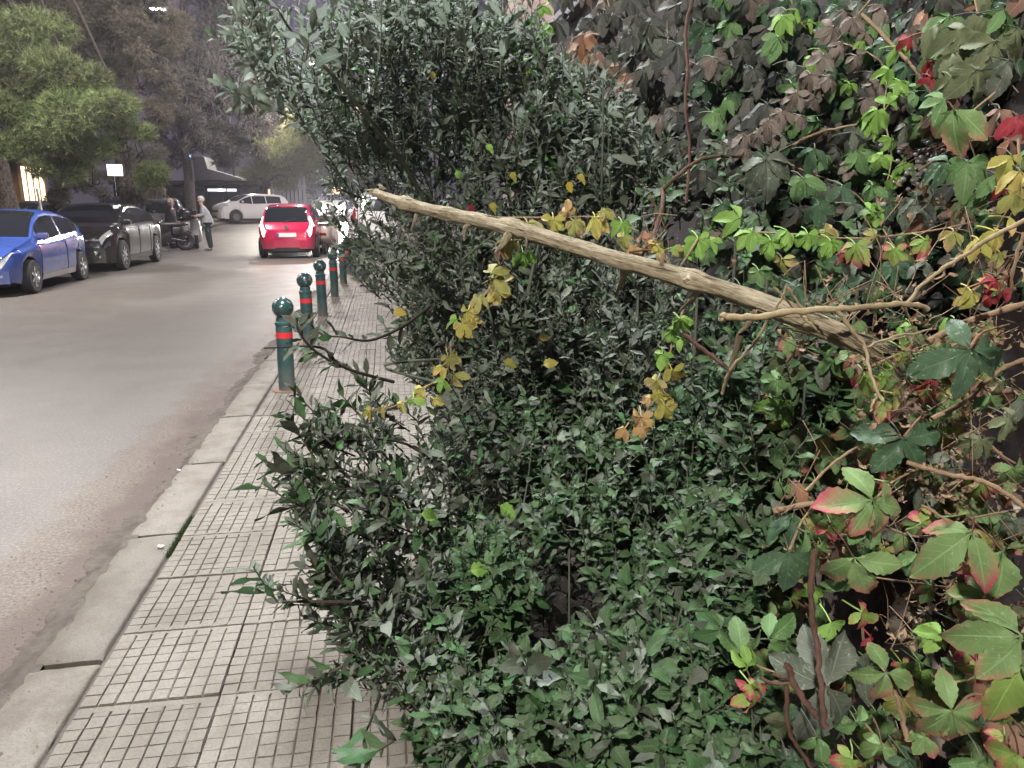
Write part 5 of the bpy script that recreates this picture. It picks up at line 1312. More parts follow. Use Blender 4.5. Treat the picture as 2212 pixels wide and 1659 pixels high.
# ------------------------------------------------------------ old wall behind
w = empty('garden_wall', (0, 0, 0), 0, 'old brown wall with flaking pale paint behind the creeper on the right', 'wall')
bm = bmesh.new(); bmesh.ops.create_grid(bm, x_segments=90, y_segments=70, size=1)
for v in bm.verts:
    y = 3.3+v.co.x*3.9; z = 1.3+v.co.y*1.32
    v.co = Vector((1.17+.025*noise.noise(Vector((y*2, z*2, 0)))+.012*noise.noise(Vector((y*9, z*9, 3))), y, z))
from_bm('render_face', bm, M['wall'], w, True, None)
obox('core', (1.22, 1.42, -.6, 7.2, 0, 2.60), M['wall'], w); obox('coping', (1.12, 1.47, -.65, 7.25, 2.60, 2.68), M['wall_dark'], w, .01)
yp = atX(1120, 1.25)
pl_ = empty('gate_pillar', (1.33, yp, 0), 0, 'rough pinkish pillar standing at the end of the creeper wall', 'pillar')
obox('shaft', (-.2, .2, -.2, .2, 0, 4.2), M['pillar'], pl_, .01); obox('cap', (-.25, .25, -.25, .25, 4.2, 4.3), M['pillar'], pl_, .01)

# ------------------------------------------------------------ bare dead branch
br = empty('dead_branch', tuple(P(1860, 745, .97)), 0, 'thick bare dead branch with splintered end leaning across the hedge', 'branch')
Bb = P(1860, 745, .97)
pts = [(800, 413, 1.74), (875, 440, 1.63), (980, 465, 1.50), (1105, 492, 1.38), (1200, 520, 1.30), (1320, 556, 1.21), (1500, 607, 1.11), (1640, 652, 1.03), (1760, 700, .98), (1850, 740, .96), (1900, 770, .955)]
rpx = [8, 13, 14, 17.5, 16.5, 17.5, 20, 21.5, 23, 21, 12]
pth = smooth_path([P(*q_) for q_ in pts], 24); n = len(pth)
rr_ = np.interp(np.linspace(0, 1, n), np.linspace(0, 1, len(pts)), [a*q_[2]/FP for a, q_ in zip(rpx, pts)])
prog = np.linspace(0, 10, n)
for c_, w_, a_ in [(1.02, .10, .30), (3.02, .14, .22), (3.5, .1, .12), (6.0, .13, .22), (1.9, .08, .12), (8.7, .3, .12), (7.4, .1, .1)]: rr_ = rr_*(1+a_*np.exp(-((prog-c_)/w_)**2))
rr_[:5] *= np.linspace(.45, 1, 5)
def ridge(a, s):
    ca, sa = math.cos(a), math.sin(a)
    return 1+.13*noise.noise(Vector((ca*3.2, sa*3.2, s*9)))+.15*noise.noise(Vector((ca*11, sa*11, s*16)))+.10*noise.noise(Vector((ca*1.1+5, sa*1.1, s*14)))-.06*abs(noise.noise(Vector((ca*16, sa*16, s*9))))
V, Fq, L = tube_np(pth, rr_, 36, ridge)
link('stem', mesh_np('stem', V-Bb, Fq, 4, L), M['deadwood'], br, True)
for (u, v, D, u2, v2, r_) in [(818, 412, 1.72, 786, 411, .005), (822, 408, 1.72, 817, 398, .004), (812, 420, 1.72, 790, 416, .003), (830, 410, 1.7, 820, 397, .005)]:
    tubes('splinter', [(smooth_path([P(u, v, D), P((u+u2)/2, (v+v2)/2-1, D), P(u2, v2, D+.02)], 3), np.linspace(r_, .0008, 7), 5)], M['deadwood'], br, Bb)
for pp, r_ in [([(905, 452, 1.60), (896, 475, 1.59), (888, 497, 1.6)], .0055), ([(1022, 485, 1.46), (1005, 490, 1.45), (1003, 510, 1.45), (1002, 520, 1.45)], .005), ([(1100, 505, 1.37), (1085, 530, 1.37), (1070, 545, 1.38)], .009), ([(1130, 500, 1.34), (1138, 520, 1.33), (1135, 545, 1.34)], .003), ([(1350, 575, 1.2), (1345, 600, 1.22), (1330, 640, 1.3)], .008), ([(1530, 610, 1.1), (1500, 640, 1.12), (1470, 670, 1.18)], .007), ([(1640, 660, 1.03), (1615, 700, 1.05), (1595, 720, 1.06)], .007), ([(1600, 720, 1.06), (1580, 790, 1.1), (1560, 850, 1.15)], .006)]:
    q_ = smooth_path([P(*a) for a in pp], 5); tubes('side_stub', [(q_, np.linspace(r_, r_*.3, len(q_)), 8)], M['deadwood'], br, Bb)
for (u, v, D, r_) in [(1112, 494, 1.39, .008), (1500, 605, 1.115, .0085), (878, 442, 1.635, .008), (1335, 550, 1.215, .006)]:
    bm = bmesh.new(); bmesh.ops.create_icosphere(bm, subdivisions=3, radius=r_)
    c_ = P(u, v, D-.012)-Bb
    for q2 in bm.verts: q2.co = Vector((q2.co.x*1.5, q2.co.y*.8, q2.co.z*.8))*(1+.9*noise.noise(q2.co*150)+.3*noise.noise(q2.co*500))+Vector(c_)
    from_bm('knot', bm, M['deadwood'], br, True, None)

# lifted fibres and peeling strips, and the torn thick end
for k in range(34):
    i = R.randrange(8, n-30) if k < 20 else n-R.randrange(22, 50); T = pth[i+4]-pth[i]; T /= np.linalg.norm(T); rd = -_f*R.uniform(.4, 1)+_u*R.uniform(-1, 1); rd -= T*rd.dot(T); rd /= np.linalg.norm(rd)
    L_ = R.uniform(.02, .07); a = pth[i]+rd*rr_[i]*.95; lift = R.uniform(.0, .006)+(.003 if k >= 20 else 0)*R.random()
    q_ = smooth_path([a, a+T*L_*.5+rd*lift*.4, a+T*L_+rd*lift], 4); tubes('bark_fibre', [(q_, np.linspace(R.uniform(.0008, .002), .0004, len(q_)), 4)], M['deadwood'], br, Bb)
# ------------------------------------------------------------ thin twigs and vine stems in front of the creeper
def twig(name, label, cat, m, items, group=None):
    B0 = P(*items[0][0][0]); t = empty(name, tuple(B0), 0, label, cat, group)
    for pts, r0, r1 in items:
        q_ = smooth_path([P(*a) for a in pts], 6); n_ = len(q_)
        q_ = q_+NR.normal(0, .0007, q_.shape); nod = 1+.30*(np.sin(np.arange(n_)*1.1)**8)
        V, Fq, L = tube_np(q_, np.linspace(r0, r1, n_)*nod, 10, lambda a, s: 1+.16*noise.noise(Vector((math.cos(a)*3, math.sin(a)*3, s*60)))+.10*noise.noise(Vector((math.cos(a), math.sin(a), s*190))))
        o = link('stem', mesh_np('stem', V-B0, Fq, 4, L), M[m], t, True)
    return t
twig('straw_twig', 'pale straw-coloured dry twig lying almost level with forked side shoots', 'twig', 'straw', [
    ([(1560, 685, .93), (1640, 684, .92), (1720, 672, .91), (1820, 667, .90), (1900, 661, .92), (1960, 656, .93), (2005, 665, .95)], .0040, .0030),
    ([(1955, 660, .93), (2000, 610, .92), (2060, 565, .90), (2140, 515, .87), (2240, 460, .84)], .0018, .0026),
    ([(1810, 672, .90), (1838, 710, .90), (1868, 745, .90), (1880, 800, .89), (1905, 868, .88)], .0027, .0015),
    ([(1893, 850, .885), (1885, 875, .885), (1882, 890, .885)], .0015, .001), ([(1868, 750, .90), (1930, 728, .91), (2010, 712, .92)], .0014, .0012),
    ([(1566, 678, .93), (1558, 686, .928), (1563, 694, .93)], .004, .003)])
twig('straw_twig', 'thin straw twig hooked over the dead branch and running down left', 'twig', 'straw', [
    ([(1560, 850, 1.05), (1578, 800, 1.02), (1625, 745, .98), (1660, 690, .95), (1685, 650, .93), (1698, 618, .92)], .0021, .0013),
    ([(1698, 617, .92), (1725, 655, .93), (1760, 700, .94), (1785, 730, .95)], .0018, .0014), ([(1690, 705, .95), (1740, 720, .95), (1790, 735, .96)], .0012, .0010), ([(1672, 620, .94), (1700, 650, .95), (1740, 690, .96), (1780, 728, .97)], .0014, .0012)])
twig('vine_stem', 'short reddish vine stem slanting down to the straw twig', 'stem', 'redstem', [([(1478, 722, 1.06), (1530, 762, 1.04), (1578, 802, 1.02)], .0028, .0024)])
twig('vine_stem', 'orange-brown vine stem hanging straight down in front of the dark creeper', 'stem', 'redstem', [([(1502, -20, 1.7), (1482, 60, 1.7), (1485, 150, 1.68), (1481, 230, 1.68), (1490, 330, 1.66), (1482, 440, 1.66)], .0034, .0028)])
twig('vine_stem', 'rust-coloured vine stem ending in a knot beside the hanging stem', 'stem', 'redstem', [([(1430, 408, 1.5), (1470, 375, 1.5), (1500, 352, 1.52), (1535, 340, 1.55), (1600, 338, 1.6)], .0040, .0030), ([(1410, 520, 1.4), (1418, 490, 1.42), (1432, 440, 1.45), (1430, 408, 1.5)], .0045, .0035)])
twig('vine_stem', 'long rusty bare vine stem standing in front of the dark wall at lower right', 'stem', 'redstem', [([(1762, 1185, .98), (1752, 1260, .97), (1757, 1340, .96), (1768, 1420, .95), (1775, 1500, .94), (1782, 1570, .94)], .0037, .0032)])
twig('vine_stem', 'knobbly rusty vine stem crossing behind the big grey leaf at lower right', 'stem', 'redstem', [([(1700, 1435, .97), (1712, 1470, .97), (1740, 1515, .96), (1765, 1550, .96)], .0042, .0035), ([(1640, 1465, .99), (1670, 1475, .98), (1705, 1478, .97)], .0022, .0018), ([(1700, 1480, .97), (1700, 1550, .98), (1715, 1600, .98), (1755, 1660, .98)], .0030, .0024), ([(1668, 1458, .99), (1690, 1462, .98), (1715, 1462, .97)], .002, .0015)])
twig('vine_stem', 'tan creeper stem with clinging rootlets across the lower right', 'stem', 'tanstem', [([(1668, 1105, 1.05), (1760, 1088, 1.04), (1840, 1092, 1.03), (1920, 1120, 1.02)], .0036, .0030), ([(1960, 1000, 1.05), (2060, 1028, 1.02), (2140, 1045, 1.0), (2230, 1110, .98)], .0032, .0027), ([(1740, 1060, 1.08), (1790, 1010, 1.08), (1850, 965, 1.08)], .002, .0016), ([(2010, 905, 1.05), (2080, 870, 1.06), (2160, 800, 1.08), (2230, 770, 1.08)], .0035, .003), ([(2000, 740, 1.1), (2080, 700, 1.1), (2230, 650, 1.1)], .005, .004), ([(1925, 1470, .98), (1945, 1530, .97), (1960, 1600, .97)], .003, .003), ([(2120, 1160, 1.0), (2060, 1130, 1.02), (1990, 1090, 1.04)], .002, .002)])
twig('vine_stem', 'withered tan stems with curled husks in the upper right creeper', 'stem', 'tanstem', [([(1680, 330, 1.7), (1760, 290, 1.65), (1850, 270, 1.6)], .003, .002), ([(1980, 370, 1.35), (2060, 320, 1.3), (2150, 290, 1.25)], .002, .0025), ([(2212, 500, 1.0), (2190, 580, 1.02), (2180, 640, 1.05)], .002, .002), ([(1860, 30, 1.6), (1940, 110, 1.55), (2010, 200, 1.5), (2060, 330, 1.45)], .004, .003)])

# ------------------------------------------------------------ creeper
def palmate(D0, c, main, nrm, size, spread=1.0, n=5, custom=None):
    """frames of n leaflets about centre c: main direction, upper normal"""
    out = []
    Rm = frame(main, nrm)
    for a, k in zip(([0, 50, -50, 105, -105] if n == 5 else [0, 62, -62])[:n], [1, .9, .9, .68, .68]):
        a = rad(a*spread+R.uniform(-8, 8)); d = Rm @ np.array([math.sin(a), math.cos(a), -.12-.55*R.random()])
        nn_ = Rm[:, 2]+NR.normal(0, .26, 3); out.append((frame(d, nn_), size*k*R.uniform(.88, 1.1)))
    if custom:
        out = []
        for a, k in custom:
            a = rad(a); d = Rm @ np.array([math.sin(a), math.cos(a), -.10-.15*R.random()])
            out.append((frame(d, Rm[:, 2]+NR.normal(0, .12, 3)), size*k))
    return out
def view_dirs(angle, tilt=.55):
    """angle: where the main leaflet points in the picture (0 = down, 90 = right); normal towards the viewer and up"""
    a = rad(angle); main = -_u*math.cos(a)+_r*math.sin(a)+_f*R.uniform(-.35, .15)
    nrm = -_f*.85+UP*(tilt+.2)-_r*.25+NR.normal(0, .26, 3); return main, nrm
def creeper(label, leaves, stem=None, stem_m='tanstem', group=None, big=False):
    """leaves: (u, v, D, size px, angle, material[, n])"""
    B0 = P(*leaves[0][:3]); t = empty('creeper_vine', tuple(B0), 0, label, 'creeper', group)
    if stem:
        for s_ in stem:
            q_ = smooth_path([P(*a) for a in s_], 5); tubes('vine_stem', [(q_, np.linspace(.0022, .0012, len(q_)), 6)], M[stem_m], t, B0)
    for lf in leaves:
        u, v, D, px, ang, m = lf[:6]; n = lf[6] if len(lf) > 6 else 5
        c = P(u, v, D); size = px*D/FP*(.9 if px < 62 else 1); main, nrm = view_dirs(ang)
        fr = palmate(D, c, main, nrm, size, n=n, custom=lf[7] if len(lf) > 7 else None)
        Rm = frame(main, nrm)
        # petiole goes back from the centre
        pb = smooth_path([c, c-Rm[:, 1]*size*.3+_f*size*.35, c-Rm[:, 1]*size*.5+_f*size*.8], 3)
        V, Fq, L = tube_np(pb, np.linspace(.0011, .0013, len(pb)), 5)
        if px >= 62 or big:
            lo = link('leaf', mesh_np('leaf', V-c, Fq, 4, L), M['redstem' if 'red' in m else 'twig'], t, True); lo.location = tuple(c-B0)
            for (Rl, sz) in fr:
                kind = 'creeper'; o = bpy.data.objects.new('leaflet', leaf_mesh(kind, R.randrange(8), m, 'leaflet')); COL.objects.link(o); o.parent = lo; o.matrix_basis = mat4(Rl, (0, 0, 0), sz)
        else:
            VV, FF, LL, k = [], [], [], 0
            for (Rl, sz) in fr:
                a, b_, l_ = PROTO['creeper_lo'][R.randrange(6)]; VV.append(a @ (Rl*sz).T); FF.append(b_+k); LL.append(l_); k += len(a)
            Ft = np.vstack([Fq[:, [0, 1, 2]], Fq[:, [0, 2, 3]]])+k; VV.append(V-c); FF.append(Ft); LL.append(L*0)
            lo = link('leaf', mesh_np('leaf', np.vstack(VV), np.vstack(FF), 3, np.vstack(LL)), M[m], t, True); lo.location = tuple(c-B0)
    return t
r_a = lambda a, b: R.uniform(a, b)
# large leaves, right and lower right
creeper('large dark glossy five-part creeper leaf at the right edge, nearest of all', [(2095, 755, .98, 118, 0, 'dkgreen', 5, [(158, .72), (62, 1.1), (5, 1.0), (-62, 1.15), (-95, .85)])], [[(2092, 757, .98), (2120, 720, 1.05), (2180, 700, 1.1)]])
creeper('grey-green broad leaf pair below the dark glossy leaf, hanging in mid air', [(1950, 948, 1.06, 96, 0, 'dkgreen', 5, [(-100, 1.15), (112, 1.05), (-38, 1.0), (35, 1.0), (8, .5)])], [[(1952, 945, 1.06), (1990, 900, 1.1), (2050, 860, 1.12)]])
creeper('green creeper leaf with lime top leaflet and pink tips under the grey-green pair', [(1885, 1080, .99, 100, 0, 'greenred', 5, [(165, .95), (82, 1.25), (-75, .95), (-20, 1.0), (30, .9)]), (1870, 1125, 1.02, 75, 30, 'green', 3), (1910, 1040, 1.0, 60, 80, 'greenred', 3)], [[(1890, 1080, .99), (1930, 1040, 1.05), (1990, 1010, 1.08)]])
creeper('green creeper sprays with pink-edged leaves right of the rusty bare stem', [(1845, 1205, .97, 122, 8, 'greenred', 3), (1985, 1195, 1.0, 70, -10, 'green', 3), (2100, 1150, .95, 140, -58, 'greenred', 3), (2165, 1190, .95, 118, 15, 'greenred', 3), (1990, 1130, 1.05, 55, 150, 'limered', 3), (1795, 1130, 1.05, 58, 0, 'limered', 3), (2085, 1110, 1.08, 60, 120, 'greenred', 3)],
        [[(1760, 1090, 1.05), (1850, 1110, 1.03), (1985, 1160, 1.04), (2100, 1120, 1.02), (2200, 1100, 1.02)]])
creeper('broad dull green leaves hanging over the dark wall left of the rusty bare stem', [(1705, 1195, 1.02, 110, -10, 'dkgreen', 3), (1710, 1120, 1.05, 75, -60, 'dkgreen', 3), (1740, 1150, 1.04, 70, 60, 'green', 3)], [[(1705, 1190, 1.02), (1730, 1130, 1.06), (1760, 1090, 1.06)]])
creeper('lime spray with one red bud leaf above the pale five-part leaf', [(1862, 1322, 1.02, 58, 60, 'limered'), (1795, 1345, 1.04, 60, 10, 'lime', 3), (2035, 1370, 1.0, 62, -100, 'lime', 3), (1880, 1375, 1.03, 30, 30, 'red', 3)], [[(1862, 1320, 1.02), (1870, 1400, 1.05), (1920, 1460, 1.03)]])
creeper('long green leaves with red tips at the right edge of the lower creeper', [(2208, 1375, .90, 140, -95, 'greenred', 3), (2205, 1440, .90, 150, -25, 'limered', 3)], [[(2208, 1370, .9), (2240, 1300, .95), (2260, 1200, 1.0)]])
creeper('tidy green creeper leaf with four rounded leaflets and pink tips', [(1915, 1452, .95, 76, 0, 'greenred', 4, [(10, 1.05), (75, 1.0), (-72, 1.05), (170, .95)])], [[(1915, 1450, .95), (1935, 1490, .98), (1950, 1560, 1.0)]])
creeper('big dusty grey creeper leaf at the bottom behind the rusty stems', [(1787, 1483, 1.0, 135, 0, 'dull', 5, [(22, 1.25), (-35, .85), (165, 1.0), (-155, 1.0), (110, .95)]), (1735, 1530, 1.03, 70, -10, 'dkgreen', 3), (1765, 1590, .96, 70, 20, 'green', 3)], [[(1790, 1480, 1.0), (1760, 1550, 1.04), (1740, 1640, 1.05)]])
creeper('lime rosette with scarlet tips low in the middle of the hedge', [(1628, 1492, .98, 62, 0, 'limered'), (1622, 1478, .96, 45, 40, 'limered'), (1615, 1440, .99, 58, 190, 'lime', 3)], [[(1628, 1490, .98), (1660, 1475, 1.0), (1700, 1470, 1.0)]])
creeper('broad green leaf pair above the lime rosette', [(1602, 1415, 1.04, 92, 180, 'green', 3), (1660, 1380, 1.08, 80, 120, 'green', 3), (1560, 1360, 1.1, 70, -120, 'shrub_green', 3)], [[(1602, 1415, 1.04), (1640, 1440, 1.06), (1700, 1460, 1.05)]])
creeper('second tier of pink-tipped green leaves below the right-hand spray', [(2130, 1280, 1.0, 84, -30, 'greenred'), (2010, 1265, 1.06, 60, 40, 'greenred'), (1830, 1255, 1.04, 62, -20, 'green'), (2120, 1440, 1.02, 66, 30, 'limered'), (2060, 1440, 1.04, 52, -30, 'green')], [[(2150, 1260, 1.03), (2060, 1270, 1.06), (1840, 1240, 1.08)]])
creeper('pale green leaves around the foot of the tidy four-part leaf', [(1850, 1560, 1.04, 72, 20, 'green'), (1905, 1610, 1.02, 70, -20, 'greenred'), (1960, 1640, .98, 66, 30, 'dkgreen'), (1840, 1640, 1.04, 60, -40, 'limered'), (1700, 1640, 1.0, 70, 0, 'dkgreen')], [[(1850, 1540, 1.06), (1900, 1600, 1.05), (1960, 1660, 1.0)]])
creeper('olive-green leaves filling the corner right of the grey-green pair', [(2120, 950, 1.08, 70, -20, 'oliveg'), (2190, 1010, 1.05, 76, 20, 'greenred'), (2060, 990, 1.1, 60, -60, 'dull'), (2180, 900, 1.08, 66, 40, 'oliveg'), (2030, 900, 1.1, 54, 20, 'green')], [[(2110, 930, 1.12), (2160, 980, 1.1), (2210, 1010, 1.08)]])
creeper('green creeper spray with magenta tips at the bottom right', [(2055, 1535, .90, 98, 0, 'greenred', 6, [(175, .85), (35, 1.05), (-5, .95), (-50, .95), (-95, .95), (80, .9)]), (2000, 1590, .95, 60, -40, 'greenred', 3)], [[(2050, 1550, .9), (2100, 1500, .95), (2160, 1520, .98)]])
creeper('small lime and red leaves in the bottom right corner', [(2172, 1540, .95, 55, 20, 'lime'), (2200, 1630, .90, 90, -40, 'limered', 3), (2120, 1640, .95, 70, 0, 'green', 3), (2170, 1590, .97, 50, -60, 'limered', 3)], [[(2172, 1540, .95), (2210, 1580, .98), (2240, 1640, .98)]])
creeper('lime leaves and magenta-tipped leaf hanging from the straw twig', [(1868, 810, 1.05, 58, -10, 'limered', 3), (1905, 800, 1.06, 52, 60, 'lime', 3), (1850, 770, 1.1, 50, -70, 'pinkbrown', 3), (1950, 755, 1.1, 60, 30, 'limered', 3), (1975, 740, 1.12, 50, 160, 'oliveg', 3), (2140, 855, 1.06, 52, 0, 'green', 3), (2010, 820, 1.08, 45, 40, 'red', 3), (1930, 850, 1.06, 52, 70, 'olive', 3), (2060, 690, 1.1, 52, -60, 'lime', 3), (2115, 735, 1.08, 36, -20, 'red', 3), (1910, 870, 1.07, 50, -30, 'limered', 3)],
        [[(1868, 800, 1.05), (1930, 770, 1.1), (2020, 740, 1.15), (2120, 700, 1.18)]])
# strings of autumn leaves
creeper('row of lime leaves turning crimson to the right, above the straw twig', [(1625, 500, 1.32, 55, -60, 'lime'), (1665, 520, 1.3, 48, 0, 'lime'), (1700, 498, 1.3, 50, 40, 'lime'), (1745, 505, 1.28, 50, 0, 'lime'), (1795, 520, 1.26, 52, 10, 'lime'), (1782, 500, 1.3, 40, 150, 'olive'), (1848, 528, 1.22, 60, -5, 'limered'), (1838, 545, 1.27, 40, -80, 'red', 3), (1932, 538, 1.2, 48, 0, 'limered'), (1998, 518, 1.18, 52, 20, 'limered'), (1890, 510, 1.25, 34, 180, 'olive'), (1640, 585, 1.32, 46, 10, 'green'), (1690, 560, 1.33, 42, 0, 'olive'), (1600, 470, 1.36, 60, -110, 'lime', 3)],
        [[(1600, 500, 1.38), (1700, 505, 1.34), (1850, 515, 1.28), (2000, 500, 1.23), (2100, 480, 1.2)]])
creeper('olive and rose leaves trailing along the top of the dead branch', [(1090, 478, 1.46, 42, -60, 'olive', 3), (1140, 482, 1.44, 44, 20, 'olive'), (1195, 474, 1.42, 48, 0, 'gold'), (1240, 478, 1.4, 46, 30, 'olive'), (1285, 470, 1.38, 50, 0, 'gold'), (1302, 455, 1.38, 42, 110, 'olive'), (1345, 482, 1.35, 48, 10, 'lime'), (1345, 512, 1.33, 36, -20, 'olive'), (1225, 460, 1.42, 34, 170, 'orange')],
        [[(1060, 470, 1.5), (1180, 470, 1.45), (1300, 470, 1.4), (1380, 500, 1.35)]])
creeper('small flame-coloured leaves sprouting from the middle of the dead branch', [(1372, 532, 1.2, 36, -60, 'orange'), (1402, 528, 1.19, 38, 120, 'orange'), (1425, 530, 1.17, 42, 60, 'gold'), (1385, 515, 1.2, 30, 160, 'pinkbrown'), (1450, 535, 1.17, 34, 100, 'limered', 3)], [[(1360, 545, 1.2), (1400, 540, 1.18), (1450, 545, 1.17)]], 'redstem')
creeper('bright lime star leaf on the upper edge of the dead branch', [(1508, 515, 1.16, 54, 10, 'lime'), (1480, 530, 1.18, 46, -50, 'lime', 3), (1535, 520, 1.18, 36, 90, 'lime', 3)], [[(1508, 515, 1.16), (1490, 545, 1.15), (1470, 575, 1.14)]])
creeper('yellow-olive string of leaves hanging below the dead branch at centre', [(1105, 520, 1.46, 48, -70, 'olive'), (1130, 545, 1.44, 46, 10, 'lime', 3), (1082, 532, 1.47, 42, -40, 'pinkbrown', 3), (1065, 602, 1.48, 58, 100, 'olive'), (1060, 590, 1.46, 52, 175, 'olive', 3), (1072, 628, 1.48, 48, 10, 'gold', 3), (1035, 640, 1.49, 44, -60, 'olive'), (1010, 672, 1.48, 46, -20, 'gold'), (1000, 698, 1.47, 44, 30, 'gold'), (988, 690, 1.5, 34, -80, 'lime', 3)],
        [[(1140, 500, 1.48), (1090, 560, 1.5), (1060, 620, 1.5), (1010, 680, 1.5), (990, 720, 1.5)]])
creeper('yellow string of small leaves creeping down onto the low shrub', [(968, 770, 1.5, 44, 20, 'olive'), (955, 790, 1.5, 36, -50, 'gold', 3), (980, 808, 1.5, 44, 10, 'olive', 3), (958, 820, 1.49, 36, -30, 'lime', 3), (912, 838, 1.48, 36, -60, 'gold', 3), (892, 862, 1.47, 40, 0, 'lime', 3), (900, 850, 1.48, 30, 90, 'gold', 3), (868, 872, 1.47, 28, -60, 'gold', 3), (938, 862, 1.48, 28, 60, 'gold', 3), (830, 880, 1.5, 30, -70, 'olive', 3), (800, 885, 1.52, 32, -80, 'yellow_leaf', 3)],
        [[(975, 740, 1.52), (965, 800, 1.52), (900, 850, 1.5), (850, 878, 1.5), (790, 890, 1.53)]])
creeper('hanging string of leaves going from lime through yellow to orange', [(1468, 688, 1.28, 40, 20, 'lime'), (1452, 712, 1.28, 40, -30, 'lime'), (1470, 730, 1.27, 36, 60, 'lime', 3), (1430, 765, 1.27, 42, -20, 'lime'), (1452, 800, 1.26, 46, 10, 'gold'), (1418, 822, 1.25, 44, -40, 'olive'), (1424, 850, 1.25, 40, 0, 'gold'), (1436, 876, 1.24, 46, 20, 'gold'), (1385, 900, 1.24, 50, -5, 'orange'), (1388, 922, 1.23, 38, 10, 'orange', 3), (1350, 925, 1.24, 36, -50, 'orange', 3), (1405, 860, 1.26, 30, -90, 'orange', 3)],
        [[(1480, 660, 1.3), (1455, 730, 1.3), (1440, 800, 1.28), (1425, 850, 1.28), (1380, 910, 1.26)]])
creeper('bright lime strand climbing at the top centre beside the pink pillar', [(1168, 12, 2.5, 36, 0, 'lime'), (1150, 35, 2.5, 38, -30, 'lime'), (1175, 55, 2.48, 36, 20, 'lime'), (1160, 85, 2.46, 34, 0, 'lime'), (1180, 100, 2.45, 30, 60, 'lime', 3), (1150, 120, 2.4, 32, -40, 'lime'), (1135, 145, 2.38, 30, -60, 'lime'), (1110, 130, 2.4, 26, -90, 'lime', 3), (1165, 150, 2.38, 32, 20, 'lime'), (1190, 130, 2.4, 26, 80, 'green', 3), (1130, 170, 2.36, 28, 0, 'lime', 3), (1155, -15, 2.5, 36, 160, 'lime'), (1180, 175, 2.36, 30, 30, 'green', 3), (1110, 100, 2.42, 24, -40, 'lime', 3)],
        [[(1165, -60, 2.55), (1165, 60, 2.52), (1150, 130, 2.44), (1120, 180, 2.4)]])
creeper('column of lime leaves running down the right part of the creeper', [(1690, 35, 1.75, 52, -20, 'lime'), (1720, 20, 1.75, 44, 60, 'lime', 3), (1682, 80, 1.74, 56, 0, 'green'), (1740, 45, 1.76, 40, 100, 'lime', 3), (1770, 105, 1.7, 40, 60, 'lime', 3), (1755, 125, 1.7, 36, -30, 'lime'), (1860, 88, 1.6, 30, 0, 'lime', 3), (1935, 100, 1.5, 46, 60, 'lime', 3), (1920, 150, 1.5, 44, -30, 'lime'), (1945, 175, 1.48, 40, 20, 'lime'), (1975, 200, 1.46, 38, 60, 'green'), (1835, 180, 1.58, 34, 0, 'lime', 3), (1895, 238, 1.45, 60, -20, 'lime'), (1920, 225, 1.46, 52, 160, 'lime', 3), (1880, 262, 1.47, 44, -40, 'lime', 3), (1925, 300, 1.44, 38, 20, 'lime'), (1905, 335, 1.43, 46, -40, 'lime'), (1945, 350, 1.43, 44, 50, 'lime', 3), (1930, 385, 1.42, 42, 20, 'lime', 3), (1885, 400, 1.42, 44, -20, 'green', 3), (1890, 458, 1.4, 40, 0, 'lime'), (1880, 455, 1.39, 34, 150, 'lime')],
        [[(1700, -30, 1.8), (1740, 60, 1.78), (1900, 130, 1.6), (1910, 250, 1.52), (1925, 350, 1.48), (1890, 470, 1.44)]])
creeper('dusty brown creeper strand slanting from the top right down to the left', [(1840, 40, 1.6, 48, 0, 'dust'), (1800, 60, 1.62, 50, -30, 'dust'), (1815, 95, 1.6, 46, 20, 'dust'), (1780, 120, 1.6, 50, -20, 'dust'), (1850, 120, 1.58, 46, 30, 'dust'), (1750, 160, 1.6, 54, -10, 'dust'), (1790, 165, 1.58, 44, 40, 'dust'), (1720, 200, 1.6, 50, -30, 'dust'), (1760, 210, 1.6, 46, 10, 'dust'), (1690, 240, 1.6, 46, 0, 'dust'), (1730, 250, 1.62, 40, 40, 'dust'), (1660, 260, 1.6, 44, -30, 'dust'), (1640, 285, 1.62, 40, -10, 'dust'), (1605, 290, 1.64, 42, -60, 'dust'), (1610, 320, 1.64, 34, 0, 'dust'), (1570, 310, 1.66, 36, -60, 'dust'), (1680, 290, 1.62, 40, 30, 'dust'), (1870, 70, 1.6, 40, 60, 'dust'), (1820, 20, 1.62, 40, 120, 'dust')],
        [[(1880, 0, 1.66), (1800, 100, 1.66), (1720, 220, 1.66), (1560, 330, 1.7)]], 'tanstem')
creeper('dark-green creeper leaves with star outlines in the middle right', [(1655, 345, 1.58, 88, 5, 'dull'), (1735, 385, 1.52, 64, 10, 'green'), (1690, 290, 1.62, 50, -60, 'dull', 3), (1760, 320, 1.55, 66, -30, 'dkgreen', 3), (1745, 320, 1.58, 50, 60, 'dkgreen', 3), (1770, 440, 1.5, 60, 0, 'dkgreen'), (1820, 400, 1.48, 54, 20, 'dkgreen', 3), (1840, 440, 1.46, 50, 60, 'dull', 3), (1710, 180, 1.66, 50, 0, 'green', 3), (1700, 130, 1.7, 44, 80, 'dull', 3), (1840, 285, 1.55, 56, 80, 'dull', 3), (1930, 570, 1.3, 64, 0, 'dkgreen'), (2000, 565, 1.25, 56, -70, 'dull', 3), (1600, 620, 1.35, 60, 0, 'dkgreen'), (1720, 620, 1.3, 60, 30, 'dkgreen'), (1980, 430, 1.35, 72, -30, 'dull', 3), (1560, 440, 1.6, 50, 0, 'dkgreen')],
        [[(1655, 330, 1.64), (1740, 370, 1.6), (1850, 420, 1.55), (1950, 560, 1.4)]])
